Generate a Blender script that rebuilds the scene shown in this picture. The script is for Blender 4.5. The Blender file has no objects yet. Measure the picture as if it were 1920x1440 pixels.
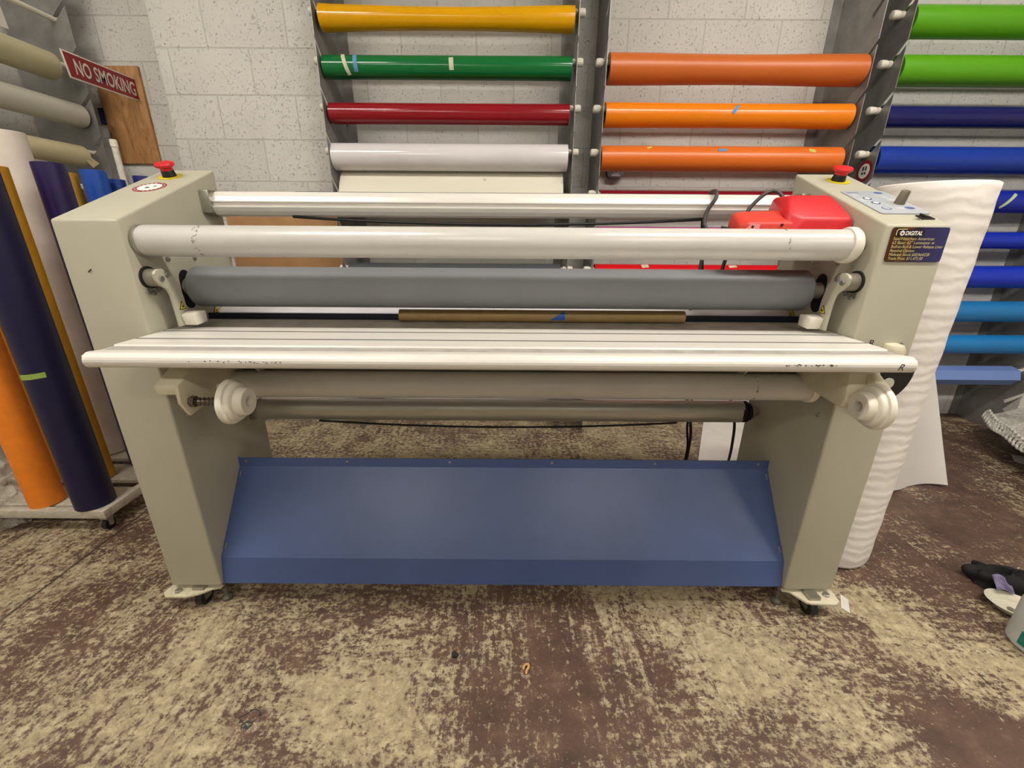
import bpy, bmesh, math, random
from mathutils import Matrix, Vector
random.seed(7)
PI = math.pi
SC = bpy.context.scene
COL = SC.collection

# ------------------------------------------------------------------ camera, world, exposure
cam_data = bpy.data.cameras.new('camera'); cam = bpy.data.objects.new('camera', cam_data)
COL.objects.link(cam)
cam_data.sensor_width = 36.0
cam_data.lens = 793.0 / 1920.0 * 36.0
cam_data.clip_start = 0.02
cam.matrix_world = (Matrix.Translation((0, 0, 1.18))
                    @ Matrix.Rotation(math.radians(90 - 19.57), 4, 'X')
                    @ Matrix.Rotation(0.0065, 4, 'Z'))
SC.camera = cam
world = bpy.data.worlds.new('world'); SC.world = world; world.use_nodes = True
world.node_tree.nodes['Background'].inputs[0].default_value = (0.9, 0.95, 1.0, 1)
world.node_tree.nodes['Background'].inputs[1].default_value = 0.0
SC.view_settings.view_transform = 'Standard'
SC.view_settings.look = 'None'
SC.view_settings.gamma = 1.0
SC.view_settings.use_curve_mapping = False
SC.view_settings.exposure = 0.16
LIGHT_NEAR, LIGHT_MID, LIGHT_FAR = 46.0, 36.0, 15.0          # strength of the fluorescent diffusers

# ------------------------------------------------------------------ materials
def lin(h):
    h = h.lstrip('#')
    v = [int(h[i:i + 2], 16) / 255 for i in (0, 2, 4)]
    return tuple((c / 12.92 if c <= 0.04045 else ((c + 0.055) / 1.055) ** 2.4) for c in v) + (1,)

def new_mat(name):
    m = bpy.data.materials.new(name); m.use_nodes = True
    nt = m.node_tree; b = nt.nodes['Principled BSDF']
    return m, nt, b

def N(nt, kind, **kw):
    n = nt.nodes.new(kind)
    for k, v in kw.items():
        setattr(n, k, v)
    return n

def coords(nt, scale=(1, 1, 1), rot=(0, 0, 0), loc=(0, 0, 0)):
    t = N(nt, 'ShaderNodeNewGeometry'); mp = N(nt, 'ShaderNodeMapping')
    mp.inputs['Scale'].default_value = scale; mp.inputs['Rotation'].default_value = rot
    mp.inputs['Location'].default_value = loc
    nt.links.new(t.outputs['Position'], mp.inputs['Vector'])
    return mp.outputs['Vector']

def noise(nt, vec, scale, detail=4, rough=0.6, dist=0.0):
    n = N(nt, 'ShaderNodeTexNoise')
    n.inputs['Scale'].default_value = scale; n.inputs['Detail'].default_value = detail
    n.inputs['Roughness'].default_value = rough; n.inputs['Distortion'].default_value = dist
    nt.links.new(vec, n.inputs['Vector'])
    return n.outputs['Fac']

def ramp(nt, fac, stops):
    r = N(nt, 'ShaderNodeValToRGB')
    el = r.color_ramp.elements
    while len(el) < len(stops):
        el.new(0.5)
    for e, (p, c) in zip(el, stops):
        e.position = p; e.color = c if len(c) == 4 else tuple(c) + (1,)
    nt.links.new(fac, r.inputs['Fac'])
    return r.outputs['Color']

def mixc(nt, fac, a, b, mode='MIX'):
    n = N(nt, 'ShaderNodeMix', data_type='RGBA', blend_type=mode)
    for s, v in ((0, fac), (6, a), (7, b)):
        if hasattr(v, 'default_value') or hasattr(v, 'is_linked'):
            nt.links.new(v, n.inputs[s])
        else:
            n.inputs[s].default_value = v
    return n.outputs[2]

def math_n(nt, op, a, b=None, c=None):
    n = N(nt, 'ShaderNodeMath', operation=op)
    for i, v in enumerate((a, b, c)):
        if v is None: continue
        if hasattr(v, 'is_linked'): nt.links.new(v, n.inputs[i])
        else: n.inputs[i].default_value = v
    return n.outputs[0]

def bump(nt, b, h, strength=0.2, dist=0.002):
    n = N(nt, 'ShaderNodeBump'); n.inputs['Strength'].default_value = strength
    n.inputs['Distance'].default_value = dist
    nt.links.new(h, n.inputs['Height']); nt.links.new(n.outputs[0], b.inputs['Normal'])

MATS = {}
def mat(name, col, rough=0.5, metal=0.0, var=0.06, vscale=9.0, bmp=0.0, bscale=60.0, spec=0.5, scuff=None, coat=0.0, stretch=(1, 1, 1)):
    """plain surface with faint mottling, optional bump and dark scuff marks"""
    if name in MATS: return MATS[name]
    m, nt, b = new_mat(name)
    c = lin(col) if isinstance(col, str) else tuple(col) + (1,)
    vec = coords(nt, stretch)
    f = noise(nt, vec, vscale, 5, 0.6)
    dark = tuple(x * (1 - 2 * var) for x in c[:3]) + (1,)
    lite = tuple(min(1, x * (1 + 1.2 * var)) for x in c[:3]) + (1,)
    cc = ramp(nt, f, [(0.3, dark), (0.7, lite)])
    if scuff:
        sc_col, amount, sscale = scuff
        s1 = noise(nt, vec, sscale, 6, 0.75, 0.6)
        s2 = noise(nt, vec, 2.3, 2, 0.5)
        mm = math_n(nt, 'MULTIPLY', s1, s2)
        mk = ramp(nt, mm, [(amount, (0, 0, 0)), (amount + 0.03, (1, 1, 1))])
        cc = mixc(nt, mk, cc, lin(sc_col))
    nt.links.new(cc, b.inputs['Base Color'])
    b.inputs['Roughness'].default_value = rough; b.inputs['Metallic'].default_value = metal
    b.inputs['Specular IOR Level'].default_value = spec
    b.inputs['Coat Weight'].default_value = coat
    if bmp: bump(nt, b, noise(nt, coords(nt), bscale, 4, 0.6), bmp)
    MATS[name] = m
    return m

# painted concrete block: bricks run in (x, z) of the wall
def block_mat(name, col, horiz='X', xoff=0.0):
    m, nt, b = new_mat(name)
    g = N(nt, 'ShaderNodeNewGeometry'); sp = N(nt, 'ShaderNodeSeparateXYZ'); cb = N(nt, 'ShaderNodeCombineXYZ')
    nt.links.new(g.outputs['Position'], sp.inputs[0])
    ax = math_n(nt, 'ADD', sp.outputs[horiz], 20 * 0.4064 + xoff)
    az = math_n(nt, 'ADD', sp.outputs['Z'], 40 * 0.2032 - 0.0206)
    nt.links.new(ax, cb.inputs[0]); nt.links.new(az, cb.inputs[1])
    br = N(nt, 'ShaderNodeTexBrick')
    br.inputs['Scale'].default_value = 1.0; br.inputs['Brick Width'].default_value = 0.4064
    br.inputs['Row Height'].default_value = 0.2032; br.inputs['Mortar Size'].default_value = 0.0032
    br.inputs['Mortar Smooth'].default_value = 0.3; br.inputs['Bias'].default_value = 0.0
    br.inputs['Color1'].default_value = (0.9, 0.9, 0.9, 1); br.inputs['Color2'].default_value = (1, 1, 1, 1)
    br.inputs['Mortar'].default_value = (0.80, 0.80, 0.79, 1)
    nt.links.new(cb.outputs[0], br.inputs['Vector'])
    vec = coords(nt)
    pits = noise(nt, vec, 80, 5, 0.7)
    pit = ramp(nt, pits, [(0.31, (0.38, 0.37, 0.35)), (0.40, (1, 1, 1))])
    rough_n = noise(nt, vec, 45, 6, 0.7)
    c = lin(col)
    base = ramp(nt, noise(nt, vec, 3.0, 4, 0.6), [(0.3, tuple(x * 0.9 for x in c[:3])), (0.7, c)])
    c1 = mixc(nt, 1.0, base, br.outputs['Color'], 'MULTIPLY')
    c2 = mixc(nt, 0.8, c1, pit, 'MULTIPLY')
    nt.links.new(c2, b.inputs['Base Color'])
    b.inputs['Roughness'].default_value = 0.75
    hgt = math_n(nt, 'SUBTRACT', math_n(nt, 'MULTIPLY', rough_n, 0.6), math_n(nt, 'MULTIPLY', br.outputs['Fac'], 0.8))
    hgt = math_n(nt, 'ADD', hgt, math_n(nt, 'MULTIPLY', ramp(nt, pits, [(0.31, (0, 0, 0)), (0.42, (1, 1, 1))]), 0.5))
    bump(nt, b, hgt, 0.8, 0.004)
    return m

# worn painted concrete floor: maroon brown paint scraped back to tan
def floor_mat():
    m, nt, b = new_mat('worn_floor')
    g = N(nt, 'ShaderNodeNewGeometry'); sp = N(nt, 'ShaderNodeSeparateXYZ')
    nt.links.new(g.outputs['Position'], sp.inputs[0])
    big = noise(nt, coords(nt, loc=(3.1, 1.7, 0)), 2.6, 6, 0.62, 0.4)
    s1 = noise(nt, coords(nt, (1.0, 5.0, 1), (0, 0, -0.55)), 7, 11, 0.78, 0.3)
    s2 = noise(nt, coords(nt, (5.5, 1.0, 1), (0, 0, 0.12)), 6, 11, 0.78, 0.3)
    s3 = noise(nt, coords(nt, (1.0, 4.0, 1), (0, 0, 0.7)), 8, 10, 0.78, 0.3)
    sA = ramp(nt, noise(nt, coords(nt, loc=(9, 4, 0)), 1.3, 2, 0.5), [(0.42, (0, 0, 0)), (0.56, (1, 1, 1))])
    st = mixc(nt, sA, s1, s2)
    sB = ramp(nt, noise(nt, coords(nt, loc=(2, 8, 0)), 1.6, 2, 0.5), [(0.48, (0, 0, 0)), (0.62, (1, 1, 1))])
    st = mixc(nt, sB, st, s3)
    fine = noise(nt, coords(nt), 52, 9, 0.78)
    # torn straight edged strips of old covering
    br = N(nt, 'ShaderNodeTexBrick'); br.inputs['Scale'].default_value = 1.0
    br.inputs['Brick Width'].default_value = 0.36; br.inputs['Row Height'].default_value = 0.085
    br.inputs['Mortar Size'].default_value = 0.0015; br.inputs['Mortar Smooth'].default_value = 0.5
    br.inputs['Color1'].default_value = (0, 0, 0, 1); br.inputs['Color2'].default_value = (1, 1, 1, 1); br.inputs['Mortar'].default_value = (0.1, 0.1, 0.1, 1)
    wob = N(nt, 'ShaderNodeVectorMath', operation='ADD')
    nv = N(nt, 'ShaderNodeTexNoise'); nv.inputs['Scale'].default_value = 9; nv.inputs['Detail'].default_value = 5
    nt.links.new(coords(nt), nv.inputs['Vector'])
    sc_ = N(nt, 'ShaderNodeVectorMath', operation='SCALE'); sc_.inputs['Scale'].default_value = 0.03
    nt.links.new(nv.outputs['Color'], sc_.inputs[0]); nt.links.new(sc_.outputs[0], wob.inputs[0]); nt.links.new(coords(nt, (1, 1, 1), (0, 0, 1.45)), wob.inputs[1])
    nt.links.new(wob.outputs[0], br.inputs['Vector'])
    strip = br.outputs['Color']
    v = math_n(nt, 'MULTIPLY', big, 0.50)
    v = math_n(nt, 'ADD', v, math_n(nt, 'MULTIPLY', st, 0.62))
    v = math_n(nt, 'ADD', v, math_n(nt, 'MULTIPLY', fine, 0.95))
    v = math_n(nt, 'SUBTRACT', v, 0.215)
    right = ramp(nt, math_n(nt, 'MULTIPLY_ADD', sp.outputs['X'], 0.5, 0.5), [(0.40, (0.02, 0.02, 0.02)), (0.62, (0.075, 0.075, 0.075))])
    v = math_n(nt, 'ADD', v, math_n(nt, 'MULTIPLY', math_n(nt, 'SUBTRACT', strip, 0.5), right))
    def blob(cx, cy, rx, ry, amt):
        nonlocal v
        dx = math_n(nt, 'MULTIPLY', math_n(nt, 'SUBTRACT', sp.outputs['X'], cx), 1 / rx)
        dy = math_n(nt, 'MULTIPLY', math_n(nt, 'SUBTRACT', sp.outputs['Y'], cy), 1 / ry)
        d2 = math_n(nt, 'ADD', math_n(nt, 'MULTIPLY', dx, dx), math_n(nt, 'MULTIPLY', dy, dy))
        k = math_n(nt, 'DIVIDE', amt, math_n(nt, 'ADD', 1.0, math_n(nt, 'MULTIPLY', d2, d2)))
        v = math_n(nt, 'ADD', v, k)
    blob(-0.12, 0.93, 0.26, 0.20, -0.065); blob(0.06, 0.70, 0.22, 0.12, -0.045); blob(1.17, 0.68, 0.16, 0.10, -0.17)
    blob(1.75, 1.45, 0.55, 0.40, -0.07); blob(2.6, 2.2, 1.0, 0.9, -0.07); blob(-1.5, 1.15, 0.5, 0.3, -0.02)
    blob(0.95, 0.88, 0.35, 0.16, 0.05); blob(-0.55, 0.72, 0.5, 0.14, 0.035); blob(1.25, 1.12, 0.16, 0.10, 0.05); blob(0.3, 2.0, 1.1, 0.35, 0.03)
    mask = ramp(nt, v, [(0.775, (0, 0, 0)), (0.825, (.62, .62, .62)), (0.89, (1, 1, 1))])
    tan = ramp(nt, noise(nt, coords(nt, loc=(5, 5, 0)), 26, 10, 0.8), [(0.3, lin('#7d705a')), (0.5, lin('#a89a7a')), (0.72, lin('#cfc2a2'))])
    brown = ramp(nt, noise(nt, coords(nt, loc=(1, 9, 0)), 9, 9, 0.75), [(0.3, lin('#3f3028')), (0.55, lin('#5f473b')), (0.75, lin('#7e6654'))])
    c = mixc(nt, mask, brown, tan)
    fleck = ramp(nt, noise(nt, coords(nt, (1, 1.6, 1), (0, 0, .6), (4, 2, 0)), 70, 3, 0.6), [(0.66, (0, 0, 0)), (0.72, (1, 1, 1))])
    c = mixc(nt, math_n(nt, 'MULTIPLY', fleck, 0.5), c, lin('#d2c6a6'))
    d = math_n(nt, 'ABSOLUTE', math_n(nt, 'ADD', math_n(nt, 'ADD', sp.outputs['X'], 1.636), math_n(nt, 'MULTIPLY', math_n(nt, 'SUBTRACT', s3, 0.5), 0.012)))
    j = ramp(nt, d, [(0.0022, (1, 1, 1)), (0.006, (0, 0, 0))])
    c = mixc(nt, j, c, lin('#2c211c'))
    nt.links.new(c, b.inputs['Base Color'])
    rg = ramp(nt, v, [(0.7, (0.45, 0.45, 0.45)), (0.9, (0.7, 0.7, 0.7))])
    nt.links.new(rg, b.inputs['Roughness'])
    hh = math_n(nt, 'SUBTRACT', math_n(nt, 'SUBTRACT', fine, math_n(nt, 'MULTIPLY', mask, 0.5)), math_n(nt, 'MULTIPLY', j, 2.0))
    bump(nt, b, hh, 0.3, 0.003)
    return m

def label_mat():
    m, nt, b = new_mat('price_label_print')
    g = N(nt, 'ShaderNodeNewGeometry'); sp = N(nt, 'ShaderNodeSeparateXYZ')
    nt.links.new(g.outputs['Position'], sp.inputs[0])
    x = math_n(nt, 'MULTIPLY', math_n(nt, 'SUBTRACT', sp.outputs['X'], 0.918), 7.4)
    nz = noise(nt, coords(nt), 28, 3, 0.5)
    x = math_n(nt, 'ADD', x, math_n(nt, 'MULTIPLY', math_n(nt, 'SUBTRACT', nz, 0.5), 0.7))
    c = ramp(nt, x, [(0.0, lin('#4a2410')), (0.12, lin('#2a2408')), (0.25, lin('#6a3a12')), (0.4, lin('#1e101a')), (0.55, lin('#2f2350')), (1.0, lin('#2f3162'))])
    nt.links.new(c, b.inputs['Base Color']); b.inputs['Roughness'].default_value = 0.3
    return m

def plywood_mat():
    m, nt, b = new_mat('plywood')
    w = noise(nt, coords(nt, (5, 5, 1.1)), 4.5, 8, 0.7, 1.2)
    c = ramp(nt, w, [(0.28, lin('#5a3a20')), (0.40, lin('#9a6c40')), (0.58, lin('#bd8d5a')), (0.8, lin('#b58a5c'))])
    nt.links.new(c, b.inputs['Base Color']); b.inputs['Roughness'].default_value = 0.6
    return m

def foam_mat():
    m, nt, b = new_mat('white_foam')
    w = N(nt, 'ShaderNodeTexWave', bands_direction='Z')
    w.inputs['Scale'].default_value = 9.0; w.inputs['Distortion'].default_value = 5.0; w.inputs['Detail'].default_value = 3
    w.inputs['Detail Scale'].default_value = 1.5
    nt.links.new(coords(nt), w.inputs['Vector'])
    c = ramp(nt, noise(nt, coords(nt, (1, 1, 4)), 6, 4, 0.6), [(0.3, lin('#d9d3cd')), (0.7, lin('#e9e4df'))])
    nt.links.new(c, b.inputs['Base Color']); b.inputs['Roughness'].default_value = 0.6
    bump(nt, b, w.outputs['Fac'], 0.24, 0.0045)
    return m

def emit_mat(name, col, s):
    m, nt, b = new_mat(name)
    b.inputs['Emission Color'].default_value = lin(col); b.inputs['Emission Strength'].default_value = s
    b.inputs['Base Color'].default_value = (0.8, 0.8, 0.8, 1)
    return m

def clear_mat(name, col, rough, trans, alpha=1.0):
    m, nt, b = new_mat(name)
    b.inputs['Base Color'].default_value = lin(col); b.inputs['Roughness'].default_value = rough
    b.inputs['Transmission Weight'].default_value = trans; b.inputs['IOR'].default_value = 1.15
    b.inputs['Alpha'].default_value = alpha
    return m

CAB = mat('cabinet_paint', '#b0ad9a', 0.5, 0, 0.02, 5, 0.06, 220)
CABW = mat('bracket_cream', '#cfc8ae', 0.45, 0, 0.05, 14, 0.05, 120)
ALU = mat('anodised_aluminium', '#dfdcd5', 0.33, 0.12, 0.03, 5, 0, 0, 0.5, ('#5b564c', 0.47, 40), 0, (1, 12, 12))
ALUD = mat('dull_aluminium', '#c4c1b8', 0.3, 0.45, 0.05, 6, 0, 0, 0.5, None, 0, (1, 10, 10))
ROLLW = mat('white_tube', '#cbc9c4', 0.27, 0.05, 0.03, 6, 0, 0, 0.5, ('#8d8a80', 0.455, 30))
nt = ROLLW.node_tree; b = nt.nodes['Principled BSDF']; src = b.inputs['Base Color'].links[0].from_socket
gq = N(nt, 'ShaderNodeNewGeometry'); sq = N(nt, 'ShaderNodeSeparateXYZ'); nt.links.new(gq.outputs['Position'], sq.inputs[0])
for xc_, wd_ in ((-.792, .022), (.688, .010)):
    dd_ = math_n(nt, 'ABSOLUTE', math_n(nt, 'SUBTRACT', sq.outputs['X'], xc_))
    bd_ = ramp(nt, math_n(nt, 'DIVIDE', dd_, wd_), [(0.3, (1, 1, 1)), (1.0, (0, 0, 0))])
    nn_ = ramp(nt, math_n(nt, 'MULTIPLY', noise(nt, coords(nt), 110, 3, .6), bd_), [(0.52, (0, 0, 0)), (0.6, (1, 1, 1))])
    src = mixc(nt, math_n(nt, 'MULTIPLY', nn_, .7), src, lin('#4a463c'))
nt.links.new(src, b.inputs['Base Color'])
RUB = mat('grey_rubber', '#7a7c80', 0.62, 0, 0.04, 4, 0.05, 160)
STEEL = mat('steel', '#b2b0a8', 0.3, 0.9, 0.08, 30)
GALV = mat('galvanised_sheet', '#949390', 0.42, 0.55, 0.13, 11, 0.03, 40)
BLUE = mat('blue_powder_coat', '#475b8c', 0.36, 0, 0.04, 5, 0.05, 260)
BLACK = mat('black_plastic', '#141312', 0.5)
DARK = mat('dark_opening', '#0b0a09', 0.8)
WPLAS = mat('white_plastic', '#e6e1d2', 0.4, 0, 0.04, 20)
RED = mat('red_plastic', '#d0141c', 0.4, 0, 0.08, 40, 0.05, 200)
REDP = mat('red_enamel', '#c81c26', 0.42, 0, 0.06, 25, 0.12, 130)
PINK = mat('worn_red', '#e0898a', 0.6)
YEL = mat('yellow_plastic', '#d8c520', 0.5)
GREYP = mat('grey_plastic', '#77705f', 0.5)
PANEL = mat('panel_grey', '#a9adb4', 0.4, 0, 0.04)
PANBL = mat('panel_blue', '#4d5a90', 0.5)
WHITE = mat('white_print', '#ece9e2', 0.5)
INK = mat('ink', '#2a2722', 0.7)
YTEXT = mat('yellow_print', '#c9c184', 0.5)
CARD = mat('cardboard', '#a97f55', 0.75, 0, 0.06, 14)
TUBEC = mat('kraft_tube', '#9c8152', 0.6, 0, 0.06, 10)
TAPEB = mat('blue_masking_tape', '#5d92c4', 0.6)
TAPEW = mat('cream_masking_tape', '#d0cdb2', 0.6, 0, 0.1, 60)
TAPEY = mat('yellow_tape', '#cfc25a', 0.6)
SIGNR = mat('sign_red', '#8c2026', 0.45, 0, 0.12, 30)
SIGNW = mat('sign_cream', '#d9d2c4', 0.5, 0, 0.1, 30)
FOAM = foam_mat(); PLY = plywood_mat(); FLOOR = floor_mat()
WALL = block_mat('painted_block', '#dad8d2'); WALLP = block_mat('painted_block_pilaster', '#dad8d2', 'X', 0.12)
WALLS = block_mat('painted_block_side', '#dad8d2', 'Y')
CEIL = mat('ceiling_paint', '#d4d0c6', 0.8)
CORD = mat('black_cord', '#100f10', 0.55)
CABLE = mat('grey_cable', '#3f3c38', 0.5)
WOODW = mat('dolly_board', '#bdb5a4', 0.65, 0, 0.12, 14, 0.1, 60, 0.4, None, 0, (3, 3, 8))
CORE = mat('core_board', '#8b7a60', 0.8)

def film(name, col, rough=0.18, coat=0.0):
    return mat('vinyl_' + name, col, rough, 0, 0.03, 4, 0, 0, 0.5, None, coat)

# ------------------------------------------------------------------ mesh building
class G:
    def __init__(s):
        s.bm = bmesh.new(); s.M = Matrix.Identity(4); s.mi = 0
    def faces(s, vs, fs, smooth=False):
        bv = [s.bm.verts.new(s.M @ Vector(v)) for v in vs]
        out = []
        for f in fs:
            try:
                q = s.bm.faces.new([bv[i] for i in f]); q.material_index = s.mi; q.smooth = smooth; out.append(q)
            except ValueError: pass
        return bv, out
    def _bev(s, fc, w, seg=2, ang=0.6):
        if not w: return
        bmesh.ops.recalc_face_normals(s.bm, faces=fc)
        es = set(e for f in fc for e in f.edges)
        es = [e for e in es if len(e.link_faces) == 2 and e.calc_face_angle(0) > ang]
        r = bmesh.ops.bevel(s.bm, geom=es, offset=w, segments=seg, affect='EDGES', profile=0.5, clamp_overlap=True)
        for f in r['faces']: f.material_index = s.mi; f.smooth = True
    def box(s, x0, x1, y0, y1, z0, z1, bev=0.0, seg=2):
        v = [(x, y, z) for x in (x0, x1) for y in (y0, y1) for z in (z0, z1)]
        b, f = s.faces(v, [(0, 1, 3, 2), (4, 6, 7, 5), (0, 4, 5, 1), (2, 3, 7, 6), (0, 2, 6, 4), (1, 5, 7, 3)])
        s._bev(f, bev, seg); return s
    def prism(s, pts, axis, a0, a1, bev=0.0, smooth=False, seg=2):
        n = len(pts)
        def P(p, a):
            return {'x': (a, p[0], p[1]), 'y': (p[0], a, p[1]), 'z': (p[0], p[1], a)}[axis]
        v = [P(p, a0) for p in pts] + [P(p, a1) for p in pts]
        fs = [tuple(range(n)), tuple(range(2 * n - 1, n - 1, -1))]
        fs += [(i, (i + 1) % n, n + (i + 1) % n, n + i) for i in range(n)]
        b, f = s.faces(v, fs)
        if smooth:
            for q in f[2:]: q.smooth = True
        s._bev(f, bev, seg)
        return s
    def lathe(s, axis, c, prof, seg=40, ell=(1, 1), close=True, smooth=True):
        """prof: list of (along, radius) ; axis 'x','y','z'; c = the other two coordinates"""
        rings = []
        vs, fs = [], []
        for a, r in prof:
            for k in range(seg):
                t = 2 * PI * k / seg
                p, q = c[0] + r * ell[0] * math.cos(t), c[1] + r * ell[1] * math.sin(t)
                vs.append({'x': (a, p, q), 'y': (p, a, q), 'z': (p, q, a)}[axis])
        m = len(prof)
        for i in range(m - 1):
            for k in range(seg):
                k2 = (k + 1) % seg
                fs.append((i * seg + k, i * seg + k2, (i + 1) * seg + k2, (i + 1) * seg + k))
        b, f = s.faces(vs, fs, smooth)
        if close:
            s.faces_idx(b[:seg]); s.faces_idx(b[-seg:])
        return s
    def faces_idx(s, bv):
        try:
            q = s.bm.faces.new(bv); q.material_index = s.mi
        except ValueError: pass
    def cyl(s, axis, c, r, a0, a1, seg=32, bev=0.0):
        if bev:
            return s.lathe(axis, c, [(a0, r - bev), (a0 + bev, r), (a1 - bev, r), (a1, r - bev)], seg)
        return s.lathe(axis, c, [(a0, r), (a1, r)], seg)
    def pipe(s, axis, c, ro, ri, a0, a1, seg=48):
        return s.lathe(axis, c, [(a0, ri), (a0, ro), (a1, ro), (a1, ri), (a0, ri)], seg, close=False)
    def tube(s, path, r, seg=10, caps=True):
        path = [Vector(p) for p in path]
        vs, fs = [], []
        up0 = Vector((0, 0, 1))
        n = len(path)
        prev = None
        for i, p in enumerate(path):
            d = (path[min(i + 1, n - 1)] - path[max(i - 1, 0)]).normalized()
            if prev is None:
                u = up0 if abs(d.z) < 0.9 else Vector((1, 0, 0))
                u = (u - d * u.dot(d)).normalized()
            else:
                u = (prev - d * prev.dot(d)).normalized()
            prev = u; w = d.cross(u)
            rr = r[i] if isinstance(r, (list, tuple)) else r
            for k in range(seg):
                t = 2 * PI * k / seg
                vs.append(p + u * rr * math.cos(t) + w * rr * math.sin(t))
        for i in range(n - 1):
            for k in range(seg):
                k2 = (k + 1) % seg
                fs.append((i * seg + k, i * seg + k2, (i + 1) * seg + k2, (i + 1) * seg + k))
        b, f = s.faces(vs, fs, True)
        if caps: s.faces_idx(b[:seg]); s.faces_idx(b[-seg:])
        return s
    def sphere(s, c, r, ell=(1, 1, 1), u=16, v=10):
        vs, fs = [], []
        for i in range(v + 1):
            ph = PI * i / v
            for k in range(u):
                t = 2 * PI * k / u
                vs.append((c[0] + r * ell[0] * math.sin(ph) * math.cos(t), c[1] + r * ell[1] * math.sin(ph) * math.sin(t), c[2] + r * ell[2] * math.cos(ph)))
        for i in range(v):
            for k in range(u):
                k2 = (k + 1) % u
                fs.append((i * u + k, i * u + k2, (i + 1) * u + k2, (i + 1) * u + k))
        s.faces(vs, fs, True); return s
    def grid(s, fn, nu, nv, thick=0.0, smooth=True):
        vs = [fn(i / nu, j / nv) for j in range(nv + 1) for i in range(nu + 1)]
        fs = [(j * (nu + 1) + i, j * (nu + 1) + i + 1, (j + 1) * (nu + 1) + i + 1, (j + 1) * (nu + 1) + i) for j in range(nv) for i in range(nu)]
        b, f = s.faces(vs, fs, smooth)
        if thick:
            r = bmesh.ops.solidify(s.bm, geom=f, thickness=thick)
        return s
    def out(s, name, mats, parent=None, label=None):
        bmesh.ops.remove_doubles(s.bm, verts=s.bm.verts, dist=1e-6)
        bmesh.ops.recalc_face_normals(s.bm, faces=s.bm.faces)
        if not isinstance(mats, (list, tuple)): mats = [mats]
        xs = [v.co for v in s.bm.verts]
        lo = Vector([min(v[i] for v in xs) for i in range(3)]); hi = Vector([max(v[i] for v in xs) for i in range(3)])
        o_w = (lo + hi) / 2
        if parent is None: o_w.z = lo.z
        for v in s.bm.verts: v.co -= o_w
        me = bpy.data.meshes.new(name); s.bm.to_mesh(me); s.bm.free()
        for m in mats: me.materials.append(m)
        if any(p.use_smooth for p in me.polygons):
            me.set_sharp_from_angle(angle=math.radians(38))
        o = bpy.data.objects.new(name, me); COL.objects.link(o)
        pw = Vector(WPOS[parent.name]) if parent else Vector((0, 0, 0))
        if parent: o.parent = parent
        o.location = o_w - pw
        WPOS[o.name] = tuple(o_w)
        if label: o['label'] = label
        return o
WPOS = {}

def thing(name, label, cat, loc, group=None):
    o = bpy.data.objects.new(name, None); COL.objects.link(o); o.location = loc
    o.empty_display_size = 0.05
    o['label'] = label; o['category'] = cat
    if group: o['group'] = group
    WPOS[o.name] = tuple(loc)
    return o
def tag(o, label, cat, group=None):
    o['label'] = label; o['category'] = cat
    if group: o['group'] = group
    return o
def struct(o):
    o['kind'] = 'structure'; return o

def text_geo(g, body, size, origin, right, up, shear=0.0, depth=0.0004, align='LEFT', fit=None, bold=0.0):
    """lettering as real thin mesh added to g; fit = wanted width"""
    cu = bpy.data.curves.new('lettering', 'FONT'); cu.body = body; cu.size = size; cu.shear = shear
    cu.align_x = align; cu.resolution_u = 3; cu.offset = bold
    ob = bpy.data.objects.new('lettering', cu); COL.objects.link(ob)
    bpy.context.view_layer.update()
    me = ob.to_mesh()
    right = Vector(right).normalized(); up = Vector(up).normalized(); nrm = right.cross(up)
    w = max((v.co.x for v in me.vertices), default=1) or 1
    sx = fit / w if fit else 1.0
    O = Vector(origin)
    vs = [tuple(O + right * v.co.x * sx + up * v.co.y + nrm * depth) for v in me.vertices]
    g.faces(vs, [tuple(p.vertices) for p in me.polygons])
    ob.to_mesh_clear(); bpy.data.objects.remove(ob); bpy.data.curves.remove(cu)

def disc_pts(cx, cy, r, n=32, ry=None):
    return [(cx + r * math.cos(2 * PI * k / n), cy + (ry or r) * math.sin(2 * PI * k / n)) for k in range(n)]

# ------------------------------------------------------------------ room
LX, RX, FY, BY, CZ = -2.58, 5.2, -7.0, 2.76, 3.3
struct(G().box(LX - .1, RX + .1, FY - .1, BY + .1, -0.1, 0).out('floor', FLOOR))
struct(G().box(LX - .1, RX + .1, FY - .1, BY + .1, CZ, CZ + .1).out('ceiling', CEIL))
struct(G().box(LX - .1, RX + .1, BY, BY + .1, 0, CZ).out('wall_back', WALL))
struct(G().box(LX - .1, LX, FY, BY, 0, CZ).out('wall_left', WALLS))
struct(G().box(RX, RX + .1, FY, BY, 0, CZ).out('wall_right', WALLS))
struct(G().box(LX - .1, RX + .1, FY - .1, FY, 0, CZ).out('wall_front', WALL))
struct(G().box(-1.81, -0.955, 2.57, BY, 0, CZ, 0.006).out('wall_pilaster', WALLP))

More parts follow.
